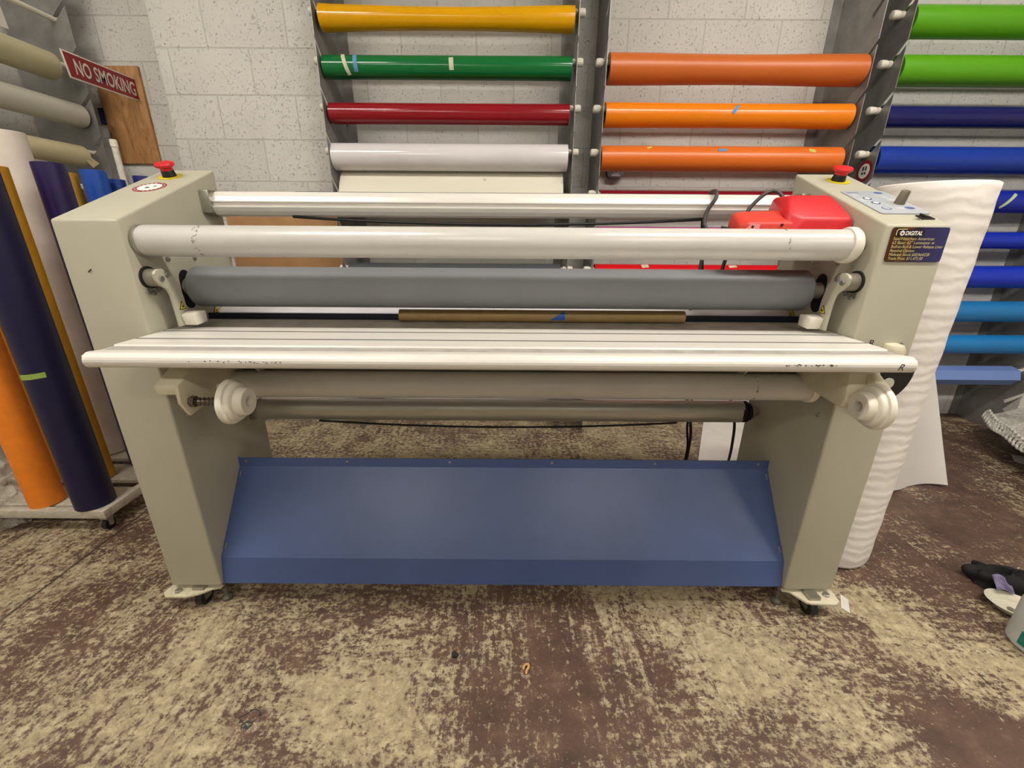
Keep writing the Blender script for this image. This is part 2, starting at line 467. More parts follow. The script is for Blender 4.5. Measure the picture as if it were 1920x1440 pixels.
# ceiling fluorescents (above and behind the camera)
DIFF = emit_mat('fluorescent_diffuser', '#fff8ee', LIGHT_NEAR)
DIFF_MID = emit_mat('fluorescent_diffuser_mid', '#fff8ee', LIGHT_MID)
DIFF_FAR = emit_mat('fluorescent_diffuser_dim', '#fff8ee', LIGHT_FAR)
HOUS = mat('fixture_white', '#dcdad4', 0.5)
def fixture(x0, x1, y, label):
    t = thing('ceiling_light', label, 'light', ((x0 + x1) / 2, y, CZ), 'fluorescent ceiling lights')
    G().box(x0 - .02, x1 + .02, y - .12, y + .12, CZ - .07, CZ - .0, .01).out('housing', HOUS, t)
    G().prism([(y - .105, CZ - .07), (y + .105, CZ - .07), (y + .085, CZ - .1), (y - .085, CZ - .1)], 'x', x0, x1).out('diffuser', DIFF if y > 0 else DIFF_MID if y > -3 else DIFF_FAR, t)
for x0, x1, y, w in ((-2.45, -1.2, .45, 'left one over the laminator'), (.45, 1.7, .45, 'right one over the laminator'),
                     (1.9, 3.1, .45, 'one over the right rack'),
                     (-2.0, -.8, -2.0, 'left one of the middle row'), (.5, 1.7, -2.0, 'middle one of the middle row'), (3.0, 4.2, -2.0, 'right one of the middle row'),
                     (-1.4, -.2, -5.2, 'left one of the far row'), (1.0, 2.2, -5.2, 'right one of the far row')):
    fixture(x0, x1, y, 'fluorescent ceiling light, ' + w)

# ------------------------------------------------------------------ laminator
LAM = thing('laminator', 'big beige roll laminator with blue base tray and silver feed table', 'laminator', (-.03, 1.29, 0))
XL, XR = -.955, .90
SL = math.atan(.39)
def slope_M(x, y):        # frame on the sloping cabinet top
    return Matrix.Translation((x, y, 1.206 + (y - 1.09) * .39)) @ Matrix.Rotation(SL, 4, 'X')
def estop(x, cab):
    g = G(); g.M = slope_M(x, 1.424)
    g.mi = 0; g.cyl('z', (0, 0), .032, 0, .0025)
    g.mi = 1; g.lathe('z', (0, 0), [(.002, .019), (.018, .017), (.02, .016)], 24)
    g.mi = 2; g.lathe('z', (0, 0), [(.018, .016), (.026, .017), (.031, .025), (.036, .0265), (.040, .024), (.0415, .012), (.0415, .001)], 28)
    return g.out('emergency_stop', [YEL, BLACK, RED], cab, 'red mushroom stop button on a yellow ring')
cabs = {}
for sgn, x0, x1 in ((-1, -1.118, XL), (1, XR, 1.06)):
    c = G().prism([(1.09, .078), (1.09, 1.206), (1.497, 1.365), (1.497, .078)], 'x', x0, x1, .006, seg=3).out('side_cabinet', CAB, LAM)
    cabs[sgn] = c
    estop(-1.046 if sgn < 0 else .988, c)
    # oval opening for the roller shaft, set just proud of the inner face
    xi = XL if sgn < 0 else XR; d = -sgn
    pts = [(1.262 + .023 * math.cos(t), 1.049 + .027 * math.sin(t)) for t in [PI * k / 12 for k in range(13)]] + \
          [(1.262 + .023 * math.cos(t), .992 + .027 * math.sin(t)) for t in [PI + PI * k / 12 for k in range(13)]]
    a = sorted((xi, xi + d * .0012))
    G().prism(pts, 'x', a[0], a[1]).out('shaft_slot', DARK, c, 'black oval opening')
    spots = [(1.215, 1.108), (1.318, 1.105), (1.142, .685), (1.125, 1.03), (1.14, 1.026), (1.158, 1.034)]
    for (y, z) in spots:
        G().lathe('x', (y, z), [(xi, .0075), (xi + d * .004, .0065), (xi + d * .005, .002)], 14).out('bolt', STEEL, c)
# decals and controls on the left cabinet
g = G(); g.M = slope_M(-1.041, 1.328)
g.mi = 0; g.cyl('z', (0, 0), .042, 0, .0006, 40)
g.mi = 1; g.cyl('z', (0, 0), .031, .0004, .0009, 40)
g.mi = 2; g.prism([(-.012, -.008), (.0, -.012), (.004, -.003), (-.008, .002)], 'z', .0008, .0011)
g.prism([(.004, .006), (.014, .004), (.016, .010), (.006, .012)], 'z', .0008, .0011)
for k in range(22):
    if k in (5, 16): continue
    g.mi = 1; t = 2 * PI * k / 22
    g.box(.0365 * math.cos(t) - .0016, .0365 * math.cos(t) + .0016, .0365 * math.sin(t) - .0016, .0365 * math.sin(t) + .0016, .0004, .0009)
g.out('warning_sticker', [SIGNR, WHITE, mat('dark_green_print', '#3d4a46', .6)], cabs[-1], 'round red and white sticker')
g = G(); g.tube([(-1.062, 1.0888, 1.083), (-1.057, 1.0888, 1.087), (-1.053, 1.0888, 1.09)], .0012, 6)
g.out('scratch_mark', INK, cabs[-1])
# right cabinet: control panel, rocker switch, price label
g = G(); g.M = slope_M(.9965, 1.242)
def rr(w, h, r, n=5, cx=0, cy=0):
    out = []
    for (sx, sy, a0) in ((1, 1, 0), (-1, 1, PI / 2), (-1, -1, PI), (1, -1, 1.5 * PI)):
        for k in range(n):
            t = a0 + PI / 2 * k / (n - 1)
            out.append((cx + sx * (w / 2 - r) + r * math.cos(t), cy + sy * (h / 2 - r) + r * math.sin(t)))
    return out
g.mi = 0; g.prism(rr(.126, .184, .008), 'z', 0, .003, .0008)
for (cx, cy, w, h, mi) in ((.033, .072, .024, .017, 1), (.035, -.052, .026, .018, 1), (-.028, .023, .022, .022, 2), (-.027, -.012, .022, .022, 2), (-.027, -.055, .024, .022, 1)):
    g.mi = mi; g.prism(disc_pts(cx, cy, w / 2, 24, h / 2), 'z', .0028, .0034)
    if mi == 2:
        g.mi = 3; g.prism(disc_pts(cx, cy, w / 3.2, 20, h / 3.2), 'z', .003, .0038)
g.mi = 0; g.prism(disc_pts(-.027, -.055, .0088, 20), 'z', .003, .0037)
g.mi = 4
for (x0, x1, y0, y1) in ((.02, .034, .03, .042), (.02, .05, .006, .018), (-.05, -.036, .05, .06), (-.002, .03, -.06, -.046), (-.055, -.045, .0, .02), (.005, .018, .045, .052)):
    g.box(x0, x1, y0, y1, .0028, .0032)
g.mi = 1
text_geo(g, 'speed', .014, (-.055, .071, .003), (1, 0, 0), (0, 1, 0))
g.out('control_panel', [PANEL, PANBL, mat('button_dark', '#3a4166', .5), WHITE, mat('panel_pale', '#bdbfbf', .5)], cabs[1], 'grey control panel with blue and white buttons')
g = G(); g.M = slope_M(1.028, 1.226)
g.lathe('z', (0, 0), [(.003, .0125), (.012, .012), (.034, .0105), (.036, .009), (.036, .001)], 20)
g.box(-.0012, .0012, -.012, .004, .03, .0372)
g.out('speed_knob', GREYP, cabs[1], 'grey dial knob')
g = G(); g.M = slope_M(1.026, 1.134)
g.prism([(-.013, 0), (.013, 0), (.013, .003), (.0, .0035), (-.013, .008)], 'x', -.014, .014) if False else None
g.box(-.016, .016, -.013, .013, 0, .003, .001)
g.prism([(-.010, .003), (.010, .003), (.010, .004), (-.010, .009)], 'y', -.009, .009)
g.out('rocker_switch', BLACK, cabs[1])
for a_ in (('~R', .02, (.985, 1.1165, 1.2172), (1, 0, 0), (0, math.cos(SL), math.sin(SL))), ('R', .026, (.94, 1.0888, .905), (1, 0, 0), (0, 0, 1)), ('2*', .03, (1.006, 1.0888, .893), (1, 0, .1), (-.1, 0, 1))):
    g = G(); text_geo(g, *a_); g.out('ink_mark', INK, cabs[1])
lb = G().prism(rr(.138, .080, .007, 5, .985, 1.1605), 'y', 1.0872, 1.0895).out('price_label', [label_mat()], cabs[1], 'dark purple and orange price label')
LAB = cabs[1]
g = G(); g.mi = 0
g.prism(rr(.064, .016, .003, 4, .962, 1.187), 'y', 1.0866, 1.0874)
g.mi = 1
text_geo(g, 'DIGITAL', .0128, (.9475, 1.0864, 1.1825), (1, 0, 0), (0, 0, 1), .2, .0, fit=.042, bold=.0004)
hx = [(.9405 + .006 * math.cos(PI / 6 + k * PI / 3), 1.187 + .0065 * math.sin(PI / 6 + k * PI / 3)) for k in range(6)]
g.prism(hx, 'y', 1.0861, 1.0867)
g.mi = 3; g.prism([(.9385, 1.1845), (.9425, 1.1845), (.9425, 1.1875), (.9385, 1.1895)], 'y', 1.0857, 1.0862)
g.mi = 2
g.tube([(.9265, 1.0862, 1.182), (.9265, 1.0862, 1.192), (.929, 1.0862, 1.1955), (.95, 1.0862, 1.1958)], .0009, 6)
for k, (tx, wd) in enumerate((('Seal/Neschen American', .100), ('62 Base: 62" Laminator w', .104), ('Roll-to-Roll & Lower Release Liner', .127), ('Rewind Option', .060), ('Midwest Stock #SEA64228', .100), ('Trade Price: $11,472.00', .086))):
    text_geo(g, tx, .0098, (.922, 1.0864, 1.171 - k * .0092), (1, 0, 0), (0, 0, 1), .15, 0, fit=wd)
g.out('label_lettering', [mat('label_black', '#120d16', .4), WHITE, YTEXT, SIGNR], LAB, 'white and yellow lettering on the price label')

# rollers
u = G(); u.lathe('x', (1.145, 1.157), [(-.945, .036), (-.94, .0385), (.852, .0385)], 56)
UW = u.out('unwind_roller', ROLLW, LAM, 'long white upper tube')
G().lathe('x', (1.145, 1.157), [(XL, .032), (XL + .004, .0395), (-.944, .0395), (-.942, .034)], 40).out('end_ring', STEEL, UW)
G().lathe('x', (1.145, 1.157), [(.848, .043), (.853, .0445), (.866, .0445), (.872, .041), (.872, .012)], 48).out('end_collar', WPLAS, UW, 'white plastic end flange')
g = G(); g.cyl('x', (1.145, 1.157), .0075, .87, XR, 14)
for k in range(3): g.lathe('x', (1.145, 1.157), [(.874 + k * .006, .008), (.877 + k * .006, .0105), (.88 + k * .006, .008)], 14)
g.lathe('x', (1.145, 1.157), [(.890, .014), (.90, .014)], 6, smooth=False)
g.out('spring_shaft', STEEL, UW)

g = G(); g.lathe('x', (1.265, 1.028), [(-.925, .050), (-.918, .0575), (.848, .0575), (.856, .050)], 64)
PR = g.out('pressure_roller', RUB, LAM, 'long grey rubber roller')
for xa, xb in ((XL, -.922), (.85, XR)):
    G().cyl('x', (1.265, 1.028), .0235, xa, xb, 28).out('shaft', mat('shaft_grey', '#8f8b80', .4, .3), PR)
G().cyl('x', (1.40, .905), .0455, -.95, .895, 56).out('lower_pressure_roller', mat('pale_rubber', '#cfccd0', .4), LAM, 'pale lower roller behind the table')
G().box(XL, XR, 1.322, 1.330, .89, .9405, .001).out('rear_strip', mat('navy_strip', '#1d2438', .5), LAM, 'dark navy strip behind the table')

g = G(); g.lathe('x', (1.15, .767), [(-.935, .036), (-.93, .0385), (.852, .0385)], 56)
RW = g.out('rewind_roller', ROLLW, LAM, 'long white lower tube under the table')
G().lathe('x', (1.15, .767), [(.846, .042), (.851, .0435), (.862, .0435), (.867, .04), (.867, .011)], 48).out('end_collar', WPLAS, RW)
G().cyl('x', (1.15, .767), .009, .86, XR, 16).out('shaft', STEEL, RW)
G().cyl('x', (1.15, .767), .012, XL, -.93, 16).out('shaft', STEEL, RW)

# rear top bar: extruded profile with two grooves
def prof(cy, cz, pts): return [(cy + a, cz + b) for a, b in pts]
RBP = [(-.004, .036), (.012, .036), (.03, .024), (.034, .0), (.028, -.022), (.012, -.034), (-.006, -.036), (-.020, -.031), (-.029, -.021), (-.0335, -.0105), (-.0335, -.0075), (-.0265, -.0065), (-.0265, .0035), (-.0315, .005), (-.0315, .008), (-.024, .021), (-.013, .032)]
RB = G().prism(prof(1.44, 1.262, RBP), 'x', -.925, .875).out('rear_bar', ALU, LAM, 'bright aluminium bar at the top rear')
for sx, xa, xb in ((-1, XL, -.925), (1, .875, XR)):
    g = G(); g.prism([(1.40, 1.30), (1.475, 1.30), (1.475, 1.225), (1.40, 1.235)], 'x', min(xa, xb), max(xa, xb), .003)
    g.out('bar_bracket', STEEL, RB)
def sagpath(x0, x1, y, z0, sag, n=24):
    return [(x0 + (x1 - x0) * k / n, y, z0 - sag * (1 - (2 * k / n - 1) ** 2)) for k in range(n + 1)]
g = G(); g.tube(sagpath(-.69, .60, 1.425, 1.226, .0195), .0042, 8)
g.out('elastic_cord', CORD, RB, 'black cord sagging under the bar')
g = G(); g.tube([(-.69, 1.425, 1.226), (-.70, 1.45, 1.24), (-.70, 1.475, 1.285), (-.69, 1.465, 1.2995), (.59, 1.465, 1.2995), (.60, 1.475, 1.285), (.60, 1.45, 1.24), (.60, 1.425, 1.226)], .0022, 8)
g.out('elastic_cord', CORD, RB, 'thin black cord along the top of the bar')
# low rear bar
LBP = [(.031 * math.cos(t), .041 * math.sin(t)) for t in [2 * PI * k / 20 for k in range(20)]]
LBR = G().prism(prof(1.43, .570, LBP), 'x', -.92, .84, smooth=True).out('lower_bar', ALUD, LAM, 'dull aluminium bar low at the rear')
g = G()
for xx in (.845, .856): g.lathe('x', (1.43, .570), [(xx - .004, .033), (xx, .0395), (xx + .004, .033)], 28)
g.cyl('x', (1.43, .570), .033, .835, .868, 28)
g.out('end_ring', BLACK, LBR)
g = G(); g.cyl('x', (1.43, .570), .014, .86, XR, 16); g.lathe('x', (1.43, .570), [(.868, .024), (.884, .024)], 6, smooth=False)
g.out('bar_mount', STEEL, LBR)
G().box(XL, -.915, 1.405, 1.455, .535, .615, .004).out('bar_mount', STEEL, LBR)
g = G(); g.tube(sagpath(-.70, .60, 1.405, .535, .022), .004, 8); g.out('elastic_cord', CORD, LBR, 'black cord sagging under the bar')

# press arms at each inner face
arm = [(1.097, 1.078), (1.104, 1.086), (1.116, 1.090), (1.130, 1.089), (1.148, 1.074), (1.166, 1.055), (1.172, 1.034), (1.176, 1.013), (1.178, .985), (1.179, .962), (1.179, .935), (1.139, .935), (1.139, .96), (1.137, .992), (1.135, 1.021), (1.129, 1.036), (1.111, 1.049), (1.1, 1.06)]
for s_ in (-1, 1):
    fx = (lambda x: x) if s_ < 0 else (lambda x: -.055 - x)
    def pr(g, pts, xa, xb, bev=0): a, b = sorted((fx(xa), fx(xb))); g.prism(pts, 'x', a, b, bev)
    g = G(); pr(g, arm, -.913, -.905, .0015)
    A = g.out('press_arm', CAB, LAM)
    g = G(); a, b = sorted((fx(-.9545), fx(-.912))); g.cyl('x', (1.135, 1.066), .023, a, b, 32)
    g.out('pivot_stud', mat('stud_grey', '#8f897b', .4, .3), A)
    g = G(); a, b = sorted((fx(-.955), fx(-.95))); g.pipe('x', (1.135, 1.066), .0285, .023, a, b, 32); g.out('pivot_ring', BLACK, A)
    g = G()
    for (y, z) in ((1.113, 1.066), (1.135, 1.074)):
        g.lathe('x', (y, z), [(fx(-.906), .007), (fx(-.899), .0065), (fx(-.899), .003)], 14)
    g.out('cap_screw', STEEL, A)
    g = G(); pr(g, [(1.146, .966), (1.17, .973), (1.197, .971), (1.197, .939), (1.154, .936)], -.905, -.868, .004)
    g.out('finger_tab', WPLAS, A, 'white plastic tab')
    g = G(); g.mi = 0; pr(g, [(1.162, 1.002), (1.174, .979), (1.149, .979)], -.9055, -.9042)
    g.mi = 1; pr(g, [(1.162, .998), (1.171, .981), (1.1525, .981)], -.9045, -.9038)
    g.mi = 0; pr(g, [(1.158, .984), (1.166, .984), (1.164, .992), (1.160, .988)], -.904, -.9034)
    g.out('warning_triangle', [BLACK, YEL], A, 'yellow and black warning triangle')
    g = G(); e = -.955 if s_ < 0 else XR; dd = 1 if s_ < 0 else -1
    def pr2(pts, k0, k1): a, b = sorted((e + dd * k0, e + dd * k1)); g.prism(pts, 'x', a, b)
    g.mi = 0; pr2([(1.362, .958), (1.380, .934), (1.345, .934)], 0, .0010)
    g.mi = 1; pr2([(1.362, .954), (1.375, .9365), (1.35, .9365)], .0008, .0016)
    g.mi = 0; pr2([(1.358, .939), (1.368, .939), (1.364, .947), (1.361, .944)], .0014, .002)
    g.out('warning_triangle', [BLACK, YEL], cabs[s_], 'yellow and black warning triangle')

# feed table
tp = [(1.315, .9), (1.315, .9225), (1.187, .9225), (1.185, .925), (1.136, .925), (1.1355, .915), (1.128, .915), (1.1275, .925), (1.048, .925), (1.0475, .915), (1.040, .915), (1.0395, .925), (.982, .925), (.979, .921), (.946, .9185), (.943, .922)]
tp += [(.915 + .018 * math.cos(t) * 1.1, .907 + .0185 * math.sin(t)) for t in [PI * .45 + PI * .85 * k / 9 for k in range(10)]]
tp += [(.93, .894), (.96, .9)]
TB = G().prism(tp, 'x', -.951, .896).out('feed_table', ALU, LAM, 'wide silver slatted table')
G().prism([(.9475, .9180), (.978, .9200), (.978, .9217), (.9475, .9196)], 'x', -.95, .895).out('grip_or_shade_strip', mat('grip_grey', '#a5a19a', .55, 0, .1, 25), TB, 'dull grey strip near the front edge')
G().box(-.95, .895, 1.188, 1.314, .9215, .9232).out('grip_or_shade_strip', mat('roller_shade', '#9c968a', .55, 0, .14, 18), TB, 'dull grey strip at the back edge')  # shade beneath the pressure roller, painted as a grey strip
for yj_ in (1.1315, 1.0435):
    G().box(-.951, .896, yj_ - .0035, yj_ + .0035, .917, .9252).out('plank_seam', mat('seam_dark', '#4e4a42', .7), TB, 'dark seam between the table planks')  # dark insert fills each groove of the table top
G().box(-.945, .89, 1.195, 1.215, .762, .901).out('table_beam', mat('beam_grey', '#8b8678', .6), LAM)
G().box(-.9535, -.951, .9, 1.0, .897, .921, .001).out('end_cap', ALU, TB); G().box(.896, .8985, .9, 1.0, .897, .921, .001).out('end_cap', ALU, TB)
g = G(); text_geo(g, 'R', .022, (.853, .8952, .899), (1, 0, 0), (0, 0, 1), .3); g.out('ink_mark', INK, TB)
g = G(); rnd = random.Random(3)
for k in range(46):
    x = rnd.uniform(.60, .72) if k < 24 else rnd.uniform(-.72, -.5)
    w_ = rnd.uniform(.001, .004); z = rnd.uniform(.906, .911)
    g.box(x, x + w_, .8943, .8962, z, z + rnd.uniform(.0008, .002))
W_ = g.out('edge_wear', INK, TB, 'dark worn specks on the front edge'); W_['kind'] = 'stuff'
for sx in (-1, 1):
    xc = -.72 if sx < 0 else .66
    g = G(); g.prism([(1.06, .901), (1.19, .901), (1.19, .81), (1.15, .80)], 'x', xc - .004, xc + .004); g.prism([(1.182, .90), (1.19, .90), (1.19, .81), (1.182, .81)], 'x', xc - .03, xc + .0035)
    g.out('table_support', CAB, TB)

# roll supply brackets with core chucks
def chuck(parent, face, back, y, z, d):
    """stepped white cone; d=+1 hub points to +x"""
    L = back - face
    pr_ = [(back, .050), (back + d * .003, .0555), (back + d * .011, .0565), (back + d * .016, .054), (back + d * .018, .0485), (back + d * .026, .047), (back + d * .029, .044), (back + d * .0305, .036), (back + d * .033, .0355), (face - d * .004, .0345), (face, .031), (face, .013), (face - d * .03, .0115), (face - d * .03, .001)]
    g = G(); g.lathe('x', (y, z), pr_, 48, close=True)
    return g.out('core_chuck', WPLAS, parent, 'stepped white plastic core chuck')
# left one: stands off on a sprung rod
g = G(); g.prism([(1.003, .861), (1.051, .845), (1.19, .846), (1.185, .785), (1.064, .793), (1.056, .765), (.956, .752), (.935, .793), (.938, .836)], 'x', -.80, -.79, .003)
g.prism([(.938, .836), (1.003, .866), (1.05, .878), (1.19, .878), (1.19, .84), (1.05, .845), (1.003, .85), (.94, .81)], 'x', -.85, -.792, .006)
g.prism([(1.12, .87), (1.19, .87), (1.19, .78), (1.13, .79)], 'x', -.955, -.80, .004)
SBL = g.out('supply_bracket', CABW, LAM)
g = G(); g.cyl('x', (.965, .786), .0055, -.825, -.69, 12)
for k in range(7): g.lathe('x', (.965, .786), [(-.773 + k * .0105, .006), (-.768 + k * .0105, .0105), (-.763 + k * .0105, .006)], 16)
g.lathe('x', (.965, .786), [(-.79, .014), (-.777, .014)], 6, smooth=False)
g.out('spring_rod', mat('dark_steel', '#7a6f66', .3, .9), SBL, 'steel rod with coil spring')
chuck(SBL, -.647, -.697, .965, .787, 1)
# right one
g = G(); g.prism([(.972, .872), (.99, .882), (1.17, .882), (1.17, .81), (1.10, .782), (.975, .775), (.965, .80)], 'x', .815, .893, .008)
g.prism([(.90, .795), (.905, .822), (.93, .846), (.97, .868), (1.0, .868), (1.0, .78), (.94, .755), (.91, .768)], 'x', .858, .888, .006)
SBR = g.out('supply_bracket', CABW, LAM)
chuck(SBR, .826, .874, .935, .797, -1)
g = G(); g.prism([(.979 + .0985 * math.cos(t), .839 + .0985 * math.sin(t)) for t in [PI * .11 - PI * 1.22 * k / 40 for k in range(41)]], 'y', 1.08, 1.0895)
DK = g.out('brake_disc', BLACK, SBR, 'black disc with a pale round hole')
G().cyl('y', (1.016, .805), .0155, 1.0785, 1.0805, 28).out('disc_plug', mat('disc_pale', '#c4c0b4', .5), DK)
g = G(); g.lathe('z', (1.0, 1.078), [(.87, .010), (.872, .022), (.90, .026), (.912, .02), (.916, .008)], 24); g.out('bracket_cap', CABW, SBR, 'cream knob above the table end')
g = G(); g.lathe('x', (1.15, .79), [(XL, .04), (-.94, .04), (-.94, .001)], 32); g.out('brake_disc', BLACK, SBL)

# blue base tray
TR = G()
th = .0025
TR.prism([(1.302, .438), (1.302, .405), (1.119, .169), (1.101, .080), (1.104, .080), (1.122, .167), (1.305, .403), (1.305, .438)], 'x', XL, XR)
TRo = TR.out('base_tray', BLUE, LAM, 'blue sloping sheet metal tray')
for x in (-.928, -.575, -.216, .141, .501, .862):
    g = G(); g.lathe('y', (x, .425), [(1.302, .0045), (1.2995, .0042), (1.2985, .0025)], 14); g.out('screw', STEEL, TRo)
for sx in (-1, 1):
    for (y, z) in ((1.28, .377), (1.135, .190)):
        x = -.945 if sx < 0 else .89
        g = G(); g.prism([(y - .0012, z + .0), (y + .010, z + .0145), (y + .0095, z + .0165), (y - .002, z + .0018)], 'x', x - .0015, x + .0015); g.out('mounting_tab', STEEL, TRo)

# feet: levelling plate with bolt and castor
for sx in (-1, 1):
    if sx < 0: pts = [(-1.118, 1.16), (-1.13, 1.11), (-1.137, 1.075), (-1.12, 1.058), (-1.055, 1.058), (-1.02, 1.070), (-.99, 1.092), (-.965, 1.098), (-.957, 1.16)]
    else: pts = [(.90, 1.16), (.905, 1.100), (.926, 1.095), (.936, 1.078), (.955, 1.052), (.97, 1.047), (1.045, 1.043), (1.064, 1.056), (1.068, 1.095), (1.06, 1.16)]
    F = G().prism(pts, 'z', .058, .066, .0015).out('foot_plate', mat('foot_cream', '#c9c3a6', .5, 0, .12, 40, 0, 0, .5, ('#6a5f45', .40, 60)) if sx < 0 else CABW, LAM)
    bx = -1.09 if sx < 0 else 1.035
    G().lathe('z', (bx, 1.078), [(.066, .010), (.074, .010), (.075, .008)], 6, smooth=False).out('bolt', STEEL, F)
    if sx > 0: G().cyl('z', (.975, 1.070), .008, .0655, .0668, 20).out('bolt_hole', DARK, F)
    cx, cy = (-1.03, 1.10) if sx < 0 else (.985, 1.075)
    for (y_, x_) in ((cy, cx), (1.45, cx)):
        g = G(); g.lathe('x', (y_, .029), [(x_ - .012, .02), (x_ - .011, .029), (x_ + .011, .029), (x_ + .012, .02)], 28)
        W = g.out('castor_wheel', BLACK, LAM, 'black castor wheel')
        g = G(); g.box(x_ - .016, x_ - .0135, y_ - .014, y_ + .014, .024, .064); g.box(x_ + .0135, x_ + .016, y_ - .014, y_ + .014, .024, .064); g.box(x_ - .018, x_ + .018, y_ - .018, y_ + .018, .06, .0785)
        g.out('castor_fork', STEEL, W)
    # levelling screw on the inner side
    sxx = -.966 if sx < 0 else .905
    g = G(); g.cyl('z', (sxx, 1.115), .007, .02, .08, 12); g.lathe('z', (sxx, 1.115), [(.04, .011), (.052, .011)], 20); g.lathe('z', (sxx, 1.115), [(0, .016), (.010, .016), (.02, .007)], 24)
    g.out('levelling_foot', mat('dirty_steel', '#6a655a', .6, .4), LAM)

# ------------------------------------------------------------------ loose things on the laminator
T = thing('cardboard_tube', 'brown cardboard tube with blue tape lying at the back of the silver table', 'tube', (.083, 1.292, .9235))
G().pipe('x', (1.292, .942), .0185, .0155, -.345, .525, 40).out('tube_body', TUBEC, T)
g = G(); g.grid(lambda u, v: (.125 + .033 * (1 - u) * 0 + .034 * v - .012 * (1 - v), 1.292 - .0189 * math.cos(-.5 + 1.6 * u * v), .942 + .0189 * math.sin(-.5 + 1.6 * u * v)), 8, 6)
g.out('masking_tape', mat('deep_blue_tape', '#2f63b4', .6), T, 'blue tape')

FS = thing('foot_switch', 'red guarded foot switch resting behind the white upper roller by right cabinet', 'foot switch', (.80, 1.25, 1.086))
def hull(g, pts, bev, seg=3):
    bv = [g.bm.verts.new(g.M @ Vector(p)) for p in pts]
    r = bmesh.ops.convex_hull(g.bm, input=bv)
    fc = [e for e in r['geom'] if isinstance(e, bmesh.types.BMFace)]
    bmesh.ops.dissolve_limit(g.bm, angle_limit=.03, verts=list({v for f in fc for v in f.verts}), edges=list({e for f in fc for e in f.edges}))
    fc = list(g.bm.faces)
    for f in fc: f.material_index = g.mi
    g._bev(fc, bev, seg, .25)
g = G()
hull(g, [(.768, 1.192, 1.222), (.893, 1.192, 1.223), (.868, 1.265, 1.2845), (.757, 1.265, 1.2845), (.728, 1.215, 1.236), (.893, 1.265, 1.262), (.742, 1.192, 1.19), (.897, 1.192, 1.19), (.742, 1.36, 1.19), (.897, 1.36, 1.19), (.757, 1.345, 1.283), (.868, 1.345, 1.283), (.893, 1.345, 1.262), (.735, 1.192, 1.145), (.897, 1.192, 1.145), (.897, 1.36, 1.145), (.735, 1.36, 1.145)], .007)
g.out('guard_housing', REDP, FS)
g = G()
hull(g, [(.622, 1.198, 1.211), (.745, 1.198, 1.213), (.632, 1.272, 1.242), (.745, 1.272, 1.246), (.606, 1.215, 1.207), (.612, 1.27, 1.236), (.615, 1.198, 1.15), (.745, 1.198, 1.15), (.612, 1.31, 1.15), (.745, 1.31, 1.15), (.745, 1.31, 1.24), (.628, 1.31, 1.236), (.602, 1.22, 1.15)], .006)
g.out('toe_housing', mat('red_faded', '#cf3a2c', .5, 0, .12, 20, .1, 130), FS, 'faded red toe end')
g = G(); hull(g, [(.598, 1.205, 1.19), (.585, 1.21, 1.15), (.585, 1.30, 1.15), (.598, 1.30, 1.205), (.64, 1.205, 1.15), (.64, 1.30, 1.15), (.64, 1.205, 1.19), (.64, 1.3, 1.2)], .003)
g.out('switch_base', BLACK, FS, 'black base')
g = G(); g.mi = 0; g.prism([(.618, 1.195), (.631, 1.209), (.655, 1.207), (.652, 1.19)], 'y', 1.1972, 1.199)
g.mi = 1; g.cyl('y', (.635, 1.201), .0035, 1.1962, 1.198, 12)
g.out('worn_patch', [PINK, DARK], FS, 'pale worn patch')
G().cyl('y', (.712, 1.206), .0035, 1.196, 1.199, 12).out('screw_hole', DARK, FS)
def bez(pts, n=14):
    out = []
    P = [Vector(p) for p in pts]
    P = [P[0] * 2 - P[1]] + P + [P[-1] * 2 - P[-2]]
    for i in range(1, len(P) - 2):
        for k in range(n):
            t = k / n
            a, b_, c_, d_ = P[i - 1], P[i], P[i + 1], P[i + 2]
            out.append(0.5 * ((2 * b_) + (c_ - a) * t + (2 * a - 5 * b_ + 4 * c_ - d_) * t * t + (3 * b_ - a - 3 * c_ + d_) * t ** 3))
    out.append(P[-2]); return out
g = G(); g.tube(bez([(.80, 1.34, 1.265), (.785, 1.365, 1.297), (.765, 1.375, 1.303), (.735, 1.375, 1.285), (.70, 1.372, 1.24), (.68, 1.37, 1.17), (.665, 1.39, 1.05), (.74, 1.48, .80), (.90, 1.58, .50), (.931, 1.60, .355), (.945, 1.63, .22), (.97, 1.70, .05), (1.0, 1.75, .009), (1.1, 1.85, .009)]), .0055, 10)
g.out('cable', CABLE, FS, 'dark grey cable')
PC = G().tube(bez([(.66, 1.52, 1.05), (.632, 1.51, 1.22), (.625, 1.475, 1.296), (.620, 1.42, 1.307), (.612, 1.393, 1.285), (.592, 1.392, 1.25), (.585, 1.385, 1.215), (.592, 1.375, 1.18), (.585, 1.37, 1.05), (.59, 1.42, .85), (.68, 1.54, .6), (.742, 1.59, .42), (.755, 1.61, .30), (.79, 1.70, .05), (.83, 1.75, .008), (.95, 1.70, .008)]), .0058, 10).out('power_cable', CABLE)
tag(PC, 'dark grey cable looped over the rear bar left of the red foot switch', 'cable')
PC2 = G().tube(bez([(.73, 1.53, .75), (.718, 1.56, .6), (.722, 1.585, .45), (.745, 1.60, .32), (.80, 1.74, .05), (.86, 1.81, .006), (1.0, 1.80, .006)]), .0045, 10).out('power_cable', CORD)
tag(PC2, 'thin black cable hanging to floor beside the thicker cable behind the blue tray', 'cable')
SH = G().prism([(1.03, 2.06), (1.30, 2.62), (1.62, 2.62), (1.30, 2.05)], 'z', .001, .006).out('foam_sheet', FOAM)
tag(SH, 'white sheet lying flat on the floor behind the laminator', 'sheet')

